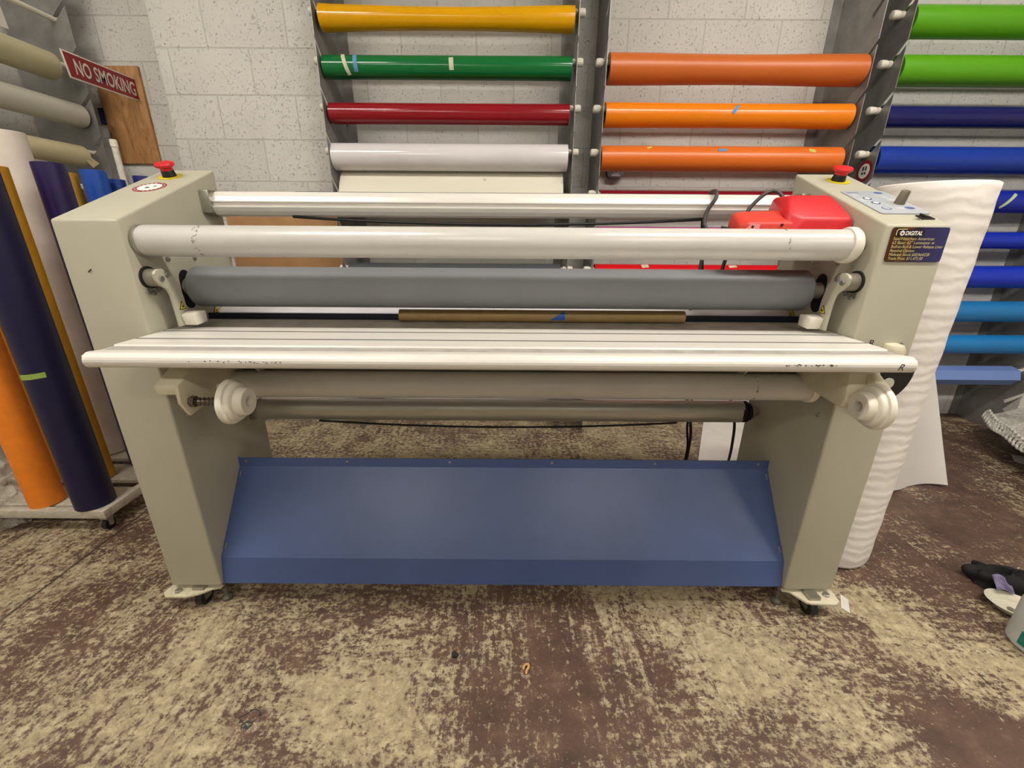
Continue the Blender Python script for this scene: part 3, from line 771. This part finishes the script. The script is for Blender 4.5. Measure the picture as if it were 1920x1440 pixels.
# ------------------------------------------------------------------ racks on the back wall
ROWS = [.171 + .1978 * k for k in range(12)]
def plate_outline(front, d, zs, ztop):
    """outline in (depth, z); slots open at the front edge and run in and down; d = +1 when depth grows towards the wall"""
    pts = [(front, 0.0)]
    for z in zs:
        pts += [(front, z + .084), (front + d * .073, z + .012), (front + d * .085, z + .029), (front, z + .107)]
    pts += [(front, ztop), (front + d * .33, ztop), (front + d * .33, 0.0)]
    return pts
def upright(x, flange, label):
    g = G(); g.prism(plate_outline(2.43, 1, ROWS, 2.9), 'x', x - .0015, x + .0015)
    g.box(min(x, x + flange * .05), max(x, x + flange * .05), 2.755, 2.7597, 0, 2.9)
    o = g.out('rack_upright', GALV); tag(o, label, 'rack upright', 'sawtooth steel rack uprights'); return o
upright(-.945, 1, 'notched steel rack upright left of the yellow, green and red rolls')
upright(.303, -1, 'notched steel rack upright right of the yellow, green and red rolls')
upright(.445, 1, 'notched steel rack upright left of the orange rolls')
upright(1.721, -1, 'notched steel rack upright right of the orange rolls')
UP3 = upright(1.86, 1, 'notched steel rack upright with round sticker, left of the green and blue rolls')
upright(3.135, -1, 'notched steel rack upright at the far right end of the blue rolls')
g = G(); g.mi = 0; g.cyl('x', (2.492, 1.503), .052, 1.857, 1.8586, 40); g.mi = 1; g.cyl('x', (2.492, 1.503), .036, 1.8565, 1.8575, 40)
g.mi = 2
for (y0, y1, z0, z1) in ((2.478, 2.488, 1.505, 1.525), (2.496, 2.506, 1.505, 1.525), (2.478, 2.489, 1.486, 1.498), (2.495, 2.506, 1.486, 1.498)): g.box(1.8558, 1.8568, y0, y1, z0, z1)
g.out('round_sticker', [SIGNR, WHITE, INK], UP3, 'round red and white sticker')

RYC = 2.5
def roll(z, r, x0, x1, m, label, shape=None, knobs=(None, None), group=None, seg=48, yc=RYC, flat=False):
    """film wound on a core that hangs on a rod; knobs = x of the rod ends (left, right)"""
    t = thing('vinyl_roll', label, 'vinyl roll', ((x0 + x1) / 2, yc, z - r), group)
    g = G(); n = 24; pr_ = [(x0, .0415)]
    for k in range(n + 1):
        f = k / n
        pr_.append((x0 + (x1 - x0) * f, r * (1 + (shape(f) if shape else 0))))
    pr_.append((x1, .0415))
    if flat:
        vs = []
        g.M = Matrix.Translation((0, yc, z)) @ Matrix.Rotation(math.radians(flat), 4, 'X')
        g.lathe('x', (0, 0), pr_, 6, close=False, smooth=False)
    else:
        g.lathe('x', (yc, z), pr_, seg, close=False)
    g.out('film', m, t)
    G().pipe('x', (yc, z), .0415, .038, x0 + .002, x1 - .002, 32).out('core', CORE, t)
    ka, kb = knobs
    ka = ka if ka is not None else x0 - .03; kb = kb if kb is not None else x1 + .03
    R = G().cyl('x', (yc, z + .0265), .011, ka + .01, kb - .01, 16).out('rod', WPLAS, t, 'white rod')
    for xe, dd in ((ka, 1), (kb, -1)):
        g = G(); g.lathe('x', (yc, z + .0265), [(xe, .010), (xe + dd * .004, .0175), (xe + dd * .020, .019), (xe + dd * .036, .017), (xe + dd * .0375, .0115), (xe + dd * .043, .0115), (xe + dd * .044, .016), (xe + dd * .058, .0155), (xe + dd * .06, .011)], 18)
        g.out('end_plug', WPLAS, R)
    return t
def tape(t, z, r, x, ang, w, l, rot, m, name='masking_tape', label=None, yc=RYC):
    g = G()
    def fn(u, v):
        a, b = (u - .5) * w, (v - .5) * l
        xx = x + a * math.cos(rot) - b * math.sin(rot); s_ = a * math.sin(rot) + b * math.cos(rot)
        th = ang + s_ / r
        return (xx, yc - (r + .0012) * math.cos(th), z + (r + .0012) * math.sin(th))
    g.grid(fn, 3, 12); g.out(name, m, t, label)
G1, G2, G3 = 'vinyl rolls in the middle rack', 'vinyl rolls in the orange rack', 'vinyl rolls in the green and blue rack'
Z = {k: .369 + .1978 * (9 - k) for k in range(-1, 10)}      # k=0 the highest visible row
k1 = (-.985, .342)
roll(Z[-1], .052, -.93, .285, film('cream', '#cbbf94', .2), 'roll above the yellow roll at the top of the middle rack', None, k1, G1)
roll(Z[0], .0535, -.925, .286, film('yellow', '#e0a400', .16), 'glossy yellow vinyl roll on top of the middle rack', lambda f: -.16 * math.sin(PI * f) ** 1.3 + .03 * (f < .02), k1, G1)
t = roll(Z[1], .050, -.937, .283, film('green', '#0d6e36', .14), 'dark green vinyl roll with tape strips', lambda f: .02 * f, k1, G1)
tape(t, Z[1], .0505, -.822, .12, .018, .11, .28, TAPEW, label='cream tape strip')
tape(t, Z[1], .0505, -.772, .2, .019, .085, .06, TAPEB, label='blue tape strip')
tape(t, Z[1], .0507, -.305, .1, .022, .055, .05, TAPEW, label='cream tape strip')
t = roll(Z[2], .0473, -.934, .28, film('red', '#8e1420', .14), 'dark red vinyl roll between the green and the white roll', None, k1, G1)
t = roll(Z[3], .0645, -.941, .281, film('white', '#dcd8da', .16), 'white vinyl roll under the dark red roll with its end hanging', None, k1, G1)
g = G()
def hang(u, v):
    x = -.925 + 1.19 * u
    p = [(2.545, 1.512), (2.53, 1.49), (2.50, 1.462), (2.47, 1.42), (2.44, 1.36), (2.42, 1.29), (2.41, 1.262)]
    f = v * (len(p) - 1); i = min(int(f), len(p) - 2); q = f - i
    return (x, p[i][0] * (1 - q) + p[i + 1][0] * q, p[i][1] * (1 - q) + p[i + 1][1] * q)
g.grid(hang, 10, 24, .0008)
liner_m, nt, b = new_mat('release_liner')
vv = coords(nt, (1, .0, 1))
cc = N(nt, 'ShaderNodeTexVoronoi', feature='F1'); cc.inputs['Scale'].default_value = 9; cc.inputs['Randomness'].default_value = .25
mp2 = coords(nt, (1, 0, 1.0), (0, .5, 0)); nt.links.new(mp2, cc.inputs['Vector'])
nt.links.new(ramp(nt, cc.outputs['Distance'], [(.05, lin('#c3bda8')), (.11, lin('#e2decd'))]), b.inputs['Base Color']); b.inputs['Roughness'].default_value = .35
g.out('loose_film_end', liner_m, t, 'pale printed backing of the loose end')
roll(Z[6], .057, -.925, .27, film('slate', '#4d5054', .35), 'slate grey vinyl roll glimpsed between the rollers, middle rack', None, k1, G1)
k2 = (.403, 1.762)
t = roll(Z[1], .0672, .466, 1.716, film('burnt_orange', '#c9682a', .34), 'burnt orange matte vinyl roll, topmost and thickest of the orange ones', lambda f: -.08 * math.sin(PI * f) ** 2, k2, G2)
t = roll(Z[2], .0567, .462, 1.706, film('orange', '#ef8412', .22), 'light orange vinyl roll with slanted blue tape', lambda f: -.03 * math.sin(PI * f), k2, G2)
tape(t, Z[2], .0555, 1.108, .35, .017, .05, -.62, TAPEB, label='blue tape piece')
t = roll(Z[3], .0605, .456, 1.702, film('deep_orange', '#df7024', .3), 'orange vinyl roll with yellow tape scraps, lowest of the orange ones', None, k2, G2)
tape(t, Z[3], .0607, 1.073, .62, .045, .016, .03, TAPEB, label='blue tape piece')
tape(t, Z[3], .0607, .70, .85, .03, .014, .4, TAPEY, label='yellow tape scrap')
tape(t, Z[3], .0607, 1.535, .62, .034, .018, -.35, TAPEY, label='yellow tape scrap')
roll(Z[4], .046, .466, 1.70, film('maroon', '#7c1224', .2), 'maroon vinyl roll just above the bright rear bar', None, k2, G2)
roll(Z[5], .060, .466, 1.70, film('magenta', '#b23a8c', .25), 'magenta vinyl roll seen under the rear bar', None, k2, G2)
t = roll(Z[6], .058, .466, 1.70, film('bright_red', '#d3141e', .25), 'bright red vinyl roll seen between the rollers', None, k2, G2)
tape(t, Z[6], .0582, .745, 1.05, .04, .03, .1, TAPEW, label='white tape scrap')
tape(t, Z[6], .0582, 1.24, 1.05, .045, .02, .1, TAPEW, label='white tape scrap')
k3 = (1.80, 3.178)
LGREEN = film('lime', '#5aa315', .3)
roll(Z[0], .0652, 1.88, 3.11, LGREEN, 'upper lime green vinyl roll at the top right', None, k3, G3)
roll(Z[1], .0658, 1.88, 3.11, LGREEN, 'lower lime green vinyl roll above the navy roll', None, k3, G3)
roll(Z[2], .0493, 1.88, 3.11, film('navy', '#17195c', .2), 'navy blue vinyl roll under the lime green rolls', None, k3, G3)
roll(Z[3], .0660, 1.88, 3.11, film('royal', '#14399f', .25), 'thick royal blue vinyl roll level with the round sticker', None, k3, G3)
t = roll(Z[4], .0582, 1.88, 3.11, film('cobalt', '#1527a0', .3), 'cobalt blue vinyl roll with pale green scrap, beside the foam roll top', None, k3, G3)
tape(t, Z[4], .0584, 2.63, .05, .016, .10, -.75, mat('pale_green', '#b5cf9a', .6), 'film_scrap', 'pale green scrap')
roll(Z[5], .0450, 1.88, 3.11, film('cobalt2', '#1230b4', .3), 'thin cobalt blue vinyl roll under the one with the green scrap', None, k3, G3)
roll(Z[6], .0621, 1.88, 3.11, film('cobalt3', '#1433bd', .3), 'cobalt blue vinyl roll right above the sky blue ones', None, k3, G3)
roll(Z[7], .0603, 1.88, 3.11, film('sky', '#1d77b8', .35), 'upper sky blue vinyl roll', None, k3, G3)
roll(Z[8], .0562, 1.88, 3.092, film('sky2', '#1878bd', .35), 'lower sky blue vinyl roll', None, k3, G3)
roll(Z[9], .058, 1.88, 3.10, film('periwinkle', '#6f8ac8', .35), 'flat sided periwinkle blue vinyl roll, lowest at right', None, k3, G3, flat=72)

# outlet box on the wall under the orange rolls
OB = thing('outlet_box', 'grey electrical outlet box on the block wall under the lowest orange roll', 'outlet', (.59, 2.74, 1.49))
g = G(); g.prism(rr(.098, .098, .022, 3, .592, 1.537), 'y', 2.715, 2.76, .002); g.out('box', mat('outlet_grey', '#6e625f', .5, .3), OB)
g = G(); g.pipe('y', (.592, 1.527), .019, .0155, 2.711, 2.716, 24); g.prism(rr(.05, .012, .005, 3, .592, 1.502), 'y', 2.711, 2.716); g.out('receptacle', mat('outlet_face', '#9c8d8b', .5), OB)
g = G(); g.tube([(.64, 2.745, 1.545), (.8, 2.748, 1.552), (1.0, 2.75, 1.558), (1.3, 2.75, 1.562), (1.70, 2.75, 1.562)], .006, 10); g.out('conduit', mat('conduit_pale', '#a59a96', .5), OB)

CB = G().box(-1.62, -.958, 2.560, 2.5699, .93, 1.265, .002).out('cardboard_sheet', CARD)
tag(CB, 'brown cardboard sheet fixed flat on the block wall, left of the middle rack', 'sheet')

# ------------------------------------------------------------------ left wall rack
g = G()
pl = [(2.23 and (-2.23 - (p[0] - 0)), p[1]) for p in plate_outline(0.0, 1, ROWS, 2.9)]
g.prism(pl, 'y', 2.598, 2.602)
LR = g.out('rack_upright', GALV); tag(LR, 'notched steel rack upright at the end of the off-white rolls on left wall', 'rack upright', 'sawtooth steel rack uprights')
def left_roll(z, r, m, label, y0=1.25, y1=2.575, shape=None):
    xc = -2.305
    t = thing('vinyl_roll', label, 'vinyl roll', (xc, (y0 + y1) / 2, z - r), 'off-white vinyl rolls on the left wall')
    n = 20
    G().lathe('y', (xc, z), [(y0, .0415)] + [(y0 + (y1 - y0) * k / n, r * (1 + (shape(k / n) if shape else 0))) for k in range(n + 1)] + [(y1, .0415)], 44, close=False).out('film', m, t)
    G().pipe('y', (xc, z), .0415, .038, y0 + .002, y1 - .002, 32).out('core', CORE, t)
    R = G().cyl('y', (xc, z + .0265), .011, y0 - .03, 2.63, 16).out('rod', WPLAS, t)
    G().lathe('y', (xc, z + .0265), [(2.61, .012), (2.615, .0155), (2.632, .0155), (2.635, .008)], 18).out('end_plug', WPLAS, R)
    return t
left_roll(Z[1], .062, film('olive_white', '#bdb793', .4), 'olive tinted white roll on left wall, behind the no smoking sign', 1.25, 2.50)
left_roll(Z[2], .056, film('grey_white', '#c3c0b2', .4), 'grey white roll on left wall, middle of the three', 1.25, 2.585)
t = left_roll(Z[3], .050, film('tan_white', '#c9bd98', .5), 'cream tan roll on left wall with torn end, lowest of the three', 1.25, 2.53)
g = G(); g.prism([(2.53, 1.50), (2.575, 1.527), (2.52, 1.56), (2.50, 1.53)], 'x', -2.262, -2.2605); g.out('torn_end', MATS['vinyl_tan_white'], t)
RD = thing('empty_rod', 'bare pale rod on left wall above the olive white roll', 'rod', (-2.305, 1.94, Z[0]))
G().cyl('y', (-2.305, Z[0] + .0265), .012, 1.25, 2.63, 16).out('rod', WPLAS, RD)
G().lathe('y', (-2.305, Z[0] + .0265), [(2.61, .012), (2.615, .0155), (2.632, .0155), (2.635, .008)], 18).out('end_plug', WPLAS, RD)
g = G(); g.prism([(1.5, 2.18), (2.36, 2.18), (2.37, 2.05), (1.5, 2.03)], 'x', -2.322, -2.3195)
tag(g.out('paper_sheet', mat('paper', '#dedbd2', .6)), 'white paper sheet hanging from the bare rod at top left', 'sheet')

# sign, plywood, blue label
SG = thing('no_smoking_sign', 'red sign reading NO SMOKING sticking out from the back wall', 'sign', (-2.085, 2.55, 1.86))
pn = [(2.337, 1.969), (2.755, 1.969), (2.755, 1.862), (2.35, 1.858)]
G().prism(pn, 'x', -2.0865, -2.0835, .001).out('sign_board', SIGNW, SG)
g = G(); g.mi = 0; g.prism([(2.345, 1.963), (2.748, 1.963), (2.748, 1.868), (2.357, 1.864)], 'x', -2.0835, -2.0825)
g.mi = 1; text_geo(g, 'NO SMOKING', .088, (-2.0823, 2.385, 1.884), (0, 1, 0), (0, 0, 1), 0, .0005, fit=.345, bold=.0014)
g.out('sign_lettering', [SIGNR, SIGNW], SG, 'cream lettering on red')
PW = G().box(-2.30, -2.052, 2.742, 2.7598, 1.55, 2.028, .002).out('plywood_panel', PLY); tag(PW, 'brown plywood panel fixed to the back wall behind the sign', 'panel')
BL = G().box(-2.334, -2.302, 2.745, 2.7595, 1.752, 1.83).out('blue_label', mat('label_blue', '#28306e', .5)); tag(BL, 'small blue label on back wall at left edge of the plywood', 'label')

# ------------------------------------------------------------------ dolly with standing rolls
DL = thing('dolly', 'low pale wooden dolly carrying the standing rolls', 'dolly', (-1.99, 1.95, 0))
g = G(); g.box(-2.36, -1.66, 1.445, 1.475, .068, .104, .002); g.box(-1.69, -1.66, 1.475, 2.46, .068, .104, .002); g.box(-2.36, -2.33, 1.475, 2.46, .068, .104, .002); g.box(-2.33, -1.69, 2.43, 2.46, .068, .104, .002)
g.out('frame', WOODW, DL)
for k in range(5):
    y = 1.49 + k * .195; G().box(-2.33, -1.69, y, y + .14, .082, .1, .002).out('slat', WOODW, DL)
for (x, y) in ((-1.69, 1.475), (-1.69, 2.42), (-2.33, 1.475), (-2.33, 2.42)):
    g = G(); g.lathe('x', (y, .024), [(x - .010, .017), (x - .009, .024), (x + .009, .024), (x + .010, .017)], 24)
    W = g.out('castor_wheel', BLACK, DL, 'black castor wheel')
    g = G(); g.box(x - .015, x - .012, y - .01, y + .01, .02, .055); g.box(x + .012, x + .015, y - .01, y + .01, .02, .055); g.box(x - .016, x + .016, y - .016, y + .016, .052, .0685); g.cyl('x', (y, .024), .004, x - .018, x + .018, 10)
    g.out('castor_fork', STEEL, W)
def stand(x, y, r, z1, m, label, z0=.1045, inner=None, top=None):
    t = thing('standing_roll', label, 'vinyl roll', (x, y, z0), 'rolls standing on the dolly')
    ri = inner or max(r - .012, r * .6)
    G().lathe('z', (x, y), [(z0, ri), (z0, r), (z1 - .002, r), (z1, r - .002), (z1, ri), (z0, ri)], 44, close=False).out('film', m, t)
    if not inner: G().pipe('z', (x, y), ri, ri - .004, z0 + .002, z1 - .004, 28).out('core', CORE, t)
    return t
NAVY = mat('vinyl_deep_navy', '#0e0b38', .42, 0, .05, 5)
t = stand(-1.747, 1.506, .066, 1.45, NAVY, 'thick navy roll standing at the front corner of the dolly')
g = G()
for k in range(1):
    def fn(u, v):
        a = -PI / 2 - .15 + (u - .52) * 2.0
        return (-1.747 + .0675 * math.cos(a), 1.506 + .0675 * math.sin(a), .664 + .020 * v + .012 * u)
    g.grid(fn, 20, 2)
g.out('tape_band', mat('lime_tape', '#93b052', .5, 0, .15, 60), t, 'lime green tape band')
stand(-1.955, 1.512, .056, 1.25, mat('vinyl_orange_paper', '#ee851c', .6, 0, .05, 30), 'bright orange roll standing left of the navy roll')
stand(-2.10, 1.725, .050, 1.36, mat('vinyl_ochre', '#b98310', .5), 'ochre yellow roll squeezed between orange and navy rolls')
stand(-1.905, 1.705, .050, 1.40, mat('vinyl_mustard', '#c28c12', .5), 'mustard yellow roll behind the navy roll')
stand(-2.085, 1.965, .066, 1.56, mat('foam_roll_white', '#ddd2c8', .6), 'tall off-white foam roll, highest on the dolly')
stand(-1.828, 1.85, .051, 1.43, mat('vinyl_purple', '#21134a', .38), 'dark purple roll standing between the foam roll and the laminator')
stand(-1.975, 2.06, .040, 1.42, mat('vinyl_mustard2', '#c29022', .5), 'slim mustard roll peeking out right of the purple roll')
stand(-2.02, 2.17, .026, 1.385, mat('paper_roll', '#cfcdc6', .55), 'thin white roll right of the slim mustard roll')
stand(-1.955, 2.115, .020, 1.36, mat('paper_roll2', '#d6d2cb', .55), 'thin white roll left of the bright blue roll')
stand(-1.862, 2.075, .046, 1.432, mat('vinyl_azure', '#134ba8', .38), 'bright blue roll standing on the dolly')
stand(-1.868, 2.19, .034, 1.408, mat('vinyl_azure2', '#123a88', .4), 'darker blue roll tucked behind the bright blue roll')
stand(-1.785, 2.24, .034, 1.428, mat('vinyl_indigo', '#20296f', .4), 'indigo roll partly hidden by the left cabinet')
t = stand(-1.965, 2.35, .0135, 1.57, mat('pvc_white', '#d8d3c6', .45, 0, .12, 40), 'thin white pipe with cap standing in front of the plywood', inner=.011)
G().lathe('z', (-1.965, 2.35), [(1.57, .0155), (1.60, .0155), (1.603, .012), (1.603, .001)], 24).out('pipe_cap', WPLAS, t)

# crumpled clear wrap at the far left
wrap_m, nt, b = new_mat('clear_wrap')
b.inputs['Base Color'].default_value = (.85, .82, .74, 1); b.inputs['Roughness'].default_value = .12
b.inputs['Alpha'].default_value = .34; b.inputs['Specular IOR Level'].default_value = .9
hn = noise(nt, coords(nt, (1, 1, 2)), 16, 5, .6, 1.5); bump(nt, b, hn, .9, .02)
from mathutils import noise as mnoise
g = G()
def wr(u, v):
    a = -2.6 + 3.4 * u
    n1 = mnoise.noise(Vector((u * 9, v * 7, 1.3))); n2 = mnoise.noise(Vector((u * 22, v * 16, 4.1)))
    r = .13 + .05 * n1 + .022 * n2
    r *= 1.15 - .45 * v
    return (-2.20 + r * math.cos(a), 1.53 + r * .8 * math.sin(a), .012 + .50 * v + .03 * n1)
g.grid(wr, 60, 40)
tag(g.out('plastic_wrap', wrap_m), 'crumpled clear plastic wrap bunched at the left of the dolly', 'plastic wrap')

# ------------------------------------------------------------------ foam roll at the right
FR = thing('foam_roll', 'large white foam roll standing right of the laminator', 'foam roll', (1.262, 1.392, 0))
g = G(); R0 = .138
pr_ = [(0.004, .07), (0.0, R0 - .02), (.012, R0 - .004), (.03, R0)]
pr_ += [(.03 + 1.29 * k / 30, R0 + .0012 * math.sin(k * 2.1)) for k in range(1, 31)]
pr_ += [(1.323, R0 - .002), (1.325, R0 - .006), (1.325, .05), (1.30, .05)]
g.lathe('z', (1.262, 1.392), pr_, 64); g.out('roll_body', FOAM, FR)
FLAP_EDGE = ((2.012, 1.93, 0.594), (2.058, 1.9, 0.437), (2.088, 1.87, 0.31), (2.126, 1.85, 0.175), (2.163, 1.82, 0.019))
g = G()
FE = [Vector(p) for p in FLAP_EDGE]
def flap(u, v):     # from the back of the roll (u=0) to the free edge (u=1), top to floor
    f = v * (len(FE) - 1); i = min(int(f), len(FE) - 2); outer = FE[i].lerp(FE[i + 1], f - i)
    inner = Vector((1.33 + .34 * v ** 1.5, 1.51 + .17 * v, .90 * (1 - v) + .008))
    p = inner.lerp(outer, u)
    p.y += .045 * math.sin(u * PI) * v + .016 * math.sin(u * 8 + v * 2) * v
    p.z = max(p.z + .03 * math.sin(u * 7.0) * v ** 5 * (1 - u), .006)
    return p
fm, nt, b = new_mat('thin_foam'); b.inputs['Base Color'].default_value = lin('#ebe7e2'); b.inputs['Roughness'].default_value = .6
tb = N(nt, 'ShaderNodeBsdfTranslucent'); tb.inputs['Color'].default_value = lin('#efebe6'); mx = N(nt, 'ShaderNodeMixShader'); mx.inputs[0].default_value = .15
nt.links.new(b.outputs[0], mx.inputs[1]); nt.links.new(tb.outputs[0], mx.inputs[2]); nt.links.new(mx.outputs[0], nt.nodes['Material Output'].inputs['Surface'])
g.grid(flap, 24, 24); g.out('loose_flap', fm, FR, 'loose flap trailing to the floor')

# ------------------------------------------------------------------ things on the floor at the right
MB = thing('mesh_bundle', 'white looped lacy mesh bundle under clear film on the floor at the far right', 'bundle', (3.0, 2.1, 0))
LE = bez([(2.913, 2.391, 0), (2.795, 2.234, 0), (2.755, 2.13, 0), (2.665, 1.971, 0), (2.66, 1.85, 0), (2.72, 1.75, 0)], 9)
g = G()
def lace(u, v):
    k = u * (len(LE) - 1); i = min(int(k), len(LE) - 2); p = LE[i].lerp(LE[i + 1], k - i)
    n1 = mnoise.noise(Vector((u * 14, v * 6, 2.0)))
    if v < .25: q = v / .25; return (p.x + .38 - .36 * q, p.y - .04 * (1 - q), .004 + .145 * q ** 1.5)
    q = (v - .25) / .75
    return (p.x + .02 + .36 * q, p.y + .01 * q, .149 + .08 * q + .02 * n1 * q)
g.grid(lace, 60, 16, .004); g.out('lace_mesh', mat('mesh_white', '#c9c5b8', .6, 0, .25, 70, .8, 110), MB)
for k in range(0, len(LE), 2):
    p = LE[k]; d_ = (LE[min(k + 1, len(LE) - 1)] - LE[max(k - 1, 0)]).normalized()
    path = [(p.x + d_.x * .024 * math.cos(t_) - .0 + .012 * math.sin(t_), p.y + d_.y * .024 * math.cos(t_), (.155 + .024 * math.sin(t_))) for t_ in [2 * PI * q / 12 for q in range(13)]]
    G().tube(path, .0065, 6, caps=False).out('edge_loop', mat('mesh_edge', '#d9d6cb', .6), MB, 'white edge loop' if k == 0 else None)
g = G()
def sheet(u, v):
    n1 = mnoise.noise(Vector((u * 5, v * 5, 7.0)))
    return (2.96 + .5 * v + .03 * n1 - .12 * u, 2.36 - .6 * u, .17 + .2 * math.sin(PI * min(1, v * .8 + .05)) + .03 * n1)
g.grid(sheet, 40, 24); g.out('clear_film', wrap_m, MB, 'clear plastic film')
PA = G().prism([(2.80, 2.08), (2.87, 2.16), (2.98, 2.09), (2.90, 1.97)], 'z', .001, .003).out('paper_scrap', MATS['paper']); tag(PA, 'white paper scrap on the floor below the lacy bundle', 'paper')

# crumpled black cloth
CL = thing('black_cloth', 'crumpled black cloth with purple and white patch on the floor', 'cloth', (1.74, 1.19, 0))
g = G()
def cl(u, v):
    a = 2 * PI * u; ph = PI / 2 * v
    n1 = mnoise.noise(Vector((math.cos(a) * 1.6 + 3, math.sin(a) * 1.6, v * 2.2))); n2 = mnoise.noise(Vector((math.cos(a) * 5, math.sin(a) * 5, v * 5)))
    r = .075 * math.cos(ph) ** .6 * (1 + .35 * n1)
    return (1.765 + r * 1.5 * math.cos(a), 1.185 + r * .75 * math.sin(a) - .03 * math.cos(a) * r / .085, .003 + .06 * math.sin(ph) * (1 + .4 * n1 + .2 * n2))
g.grid(cl, 56, 20)
g.tube(bez([(1.735, 1.205, .04), (1.735, 1.23, .04), (1.738, 1.255, .034), (1.735, 1.272, .026)]), .013, 10)
g.tube(bez([(1.80, 1.20, .04), (1.86, 1.18, .03), (1.94, 1.15, .02)]), .018, 10)
g.out('cloth_body', mat('black_fabric', '#121012', .85, 0, .2, 30, .3, 90), CL)
g = G(); g.grid(lambda u, v: (1.672 + .05 * u + .012 * v, 1.135 - .012 * u + .04 * v, .036 + .030 * v + .006 * math.sin(5 * u)), 8, 6, .002); g.out('cloth_patch', mat('purple_patch', '#6d6386', .7, 0, .4, 50), CL, 'purple and white patch')
g = G(); g.grid(lambda u, v: (1.757 + .022 * u + .006 * v, 1.108 - .006 * u + .026 * v, .040 + .014 * v), 4, 4, .001); g.out('cloth_tag', WHITE, CL, 'white tag')

ST = thing('plastic_scoop', 'shallow white plastic tray with hole lying between black cloth and jug', 'tray', (1.665, 1.06, 0))
g = G()
def tray(u, v):
    a = 2 * PI * u; r = v
    ex, ey = .105 * (1 + .18 * math.cos(a)), .062
    c_, s_ = math.cos(-.75), math.sin(-.75)
    x, y = ex * r * math.cos(a), ey * r * math.sin(a)
    z = .006 + (.022 * max(0, (r - .72) / .28) ** .7 if r > .72 else 0)
    return (1.69 + x * c_ - y * s_, 1.075 + x * s_ + y * c_, z)
g.grid(tray, 48, 14, .002); g.out('tray_body', mat('tray_white', '#cfcbb9', .5), ST)
g = G(); g.cyl('z', (1.672, 1.083), .010, .0085, .0095, 16); g.out('hole', mat('hole_grey', '#6f6a5c', .7), ST)

JG = thing('plastic_jug', 'translucent plastic jug with teal label at the right edge', 'jug', (1.614, .945, 0))
jm, nt, b = new_mat('jug_plastic')
b.inputs['Base Color'].default_value = lin('#d5d8d4'); b.inputs['Roughness'].default_value = .4; b.inputs['Transmission Weight'].default_value = .35; b.inputs['IOR'].default_value = 1.2
g = G(); g.lathe('z', (1.614, .945), [(.002, .05), (0.0, .068), (.01, .077), (.14, .078), (.17, .070), (.205, .045), (.225, .024), (.245, .02), (.245, .001)], 40)
g.out('jug_body', jm, JG)
g = G(); g.cyl('z', (1.614, .945), .023, .243, .262, 24, .002); g.out('cap', WPLAS, JG)
g = G(); g.tube(bez([(1.559, .920, .165), (1.544, .91, .19), (1.564, .922, .215), (1.594, .935, .22)]), .010, 10); g.out('handle', jm, JG)
g = G(); g.mi = 0
def lbl(u, v):
    a = math.radians(176 + 70 * u); return (1.614 + .0787 * math.cos(a), .945 + .0787 * math.sin(a), .022 + .045 * v)
g.grid(lbl, 16, 2); g.mi = 1
def lb2(u, v):
    a = math.radians(190 + 8 * u + 4 * v); return (1.614 + .0790 * math.cos(a), .945 + .0790 * math.sin(a), .030 + .022 * v)
g.grid(lb2, 3, 2)
g.out('label', [mat('teal', '#0f7a68', .5), WHITE], JG, 'teal label')

# scraps
def scrap(pts, m, label, cat='scrap', h=.004, name='floor_scrap'):
    o = G().prism(pts, 'z', .0005, h).out(name, m); tag(o, label, cat)
scrap([(-.174, .915), (-.165, .922), (-.158, .915), (-.153, .912), (-.158, .903), (-.170, .903)], mat('charcoal_scrap', '#20221f', .7), 'small black scrap on the floor in front of the tray', 'scrap', .008)
o = G().tube(bez([(.037, .868, .004), (.042, .878, .008), (.051, .879, .010), (.053, .872, .008), (.047, .863, .006), (.045, .855, .004)]), [.0022 + .002 * math.sin(k * .5) ** 2 for k in range(71)], 8).out('floor_scrap', mat('tan_scrap', '#d3a868', .6)); tag(o, 'curled tan shaving on the floor right of the black scrap', 'scrap')
scrap([(1.112, 1.091), (1.125, 1.068), (1.16, 1.124), (1.151, 1.149)], MATS['paper'], 'white chip on the floor right of the right foot plate', 'scrap', .002)
g = G()
rn = random.Random(5)
for k in range(3):
    p0 = Vector((-.70 + .012 * k, .735 - .012 * k, .002)); pts = [p0]
    for q in range(9): pts.append(pts[-1] + Vector((rn.uniform(-.008, .016), rn.uniform(-.009, .009), 0)))
    g.tube(bez(pts, 5), .0012, 6)
tag(g.out('thread', mat('thread_grey', '#3a4248', .8)), 'tangled dark thread on the floor at lower left', 'thread')
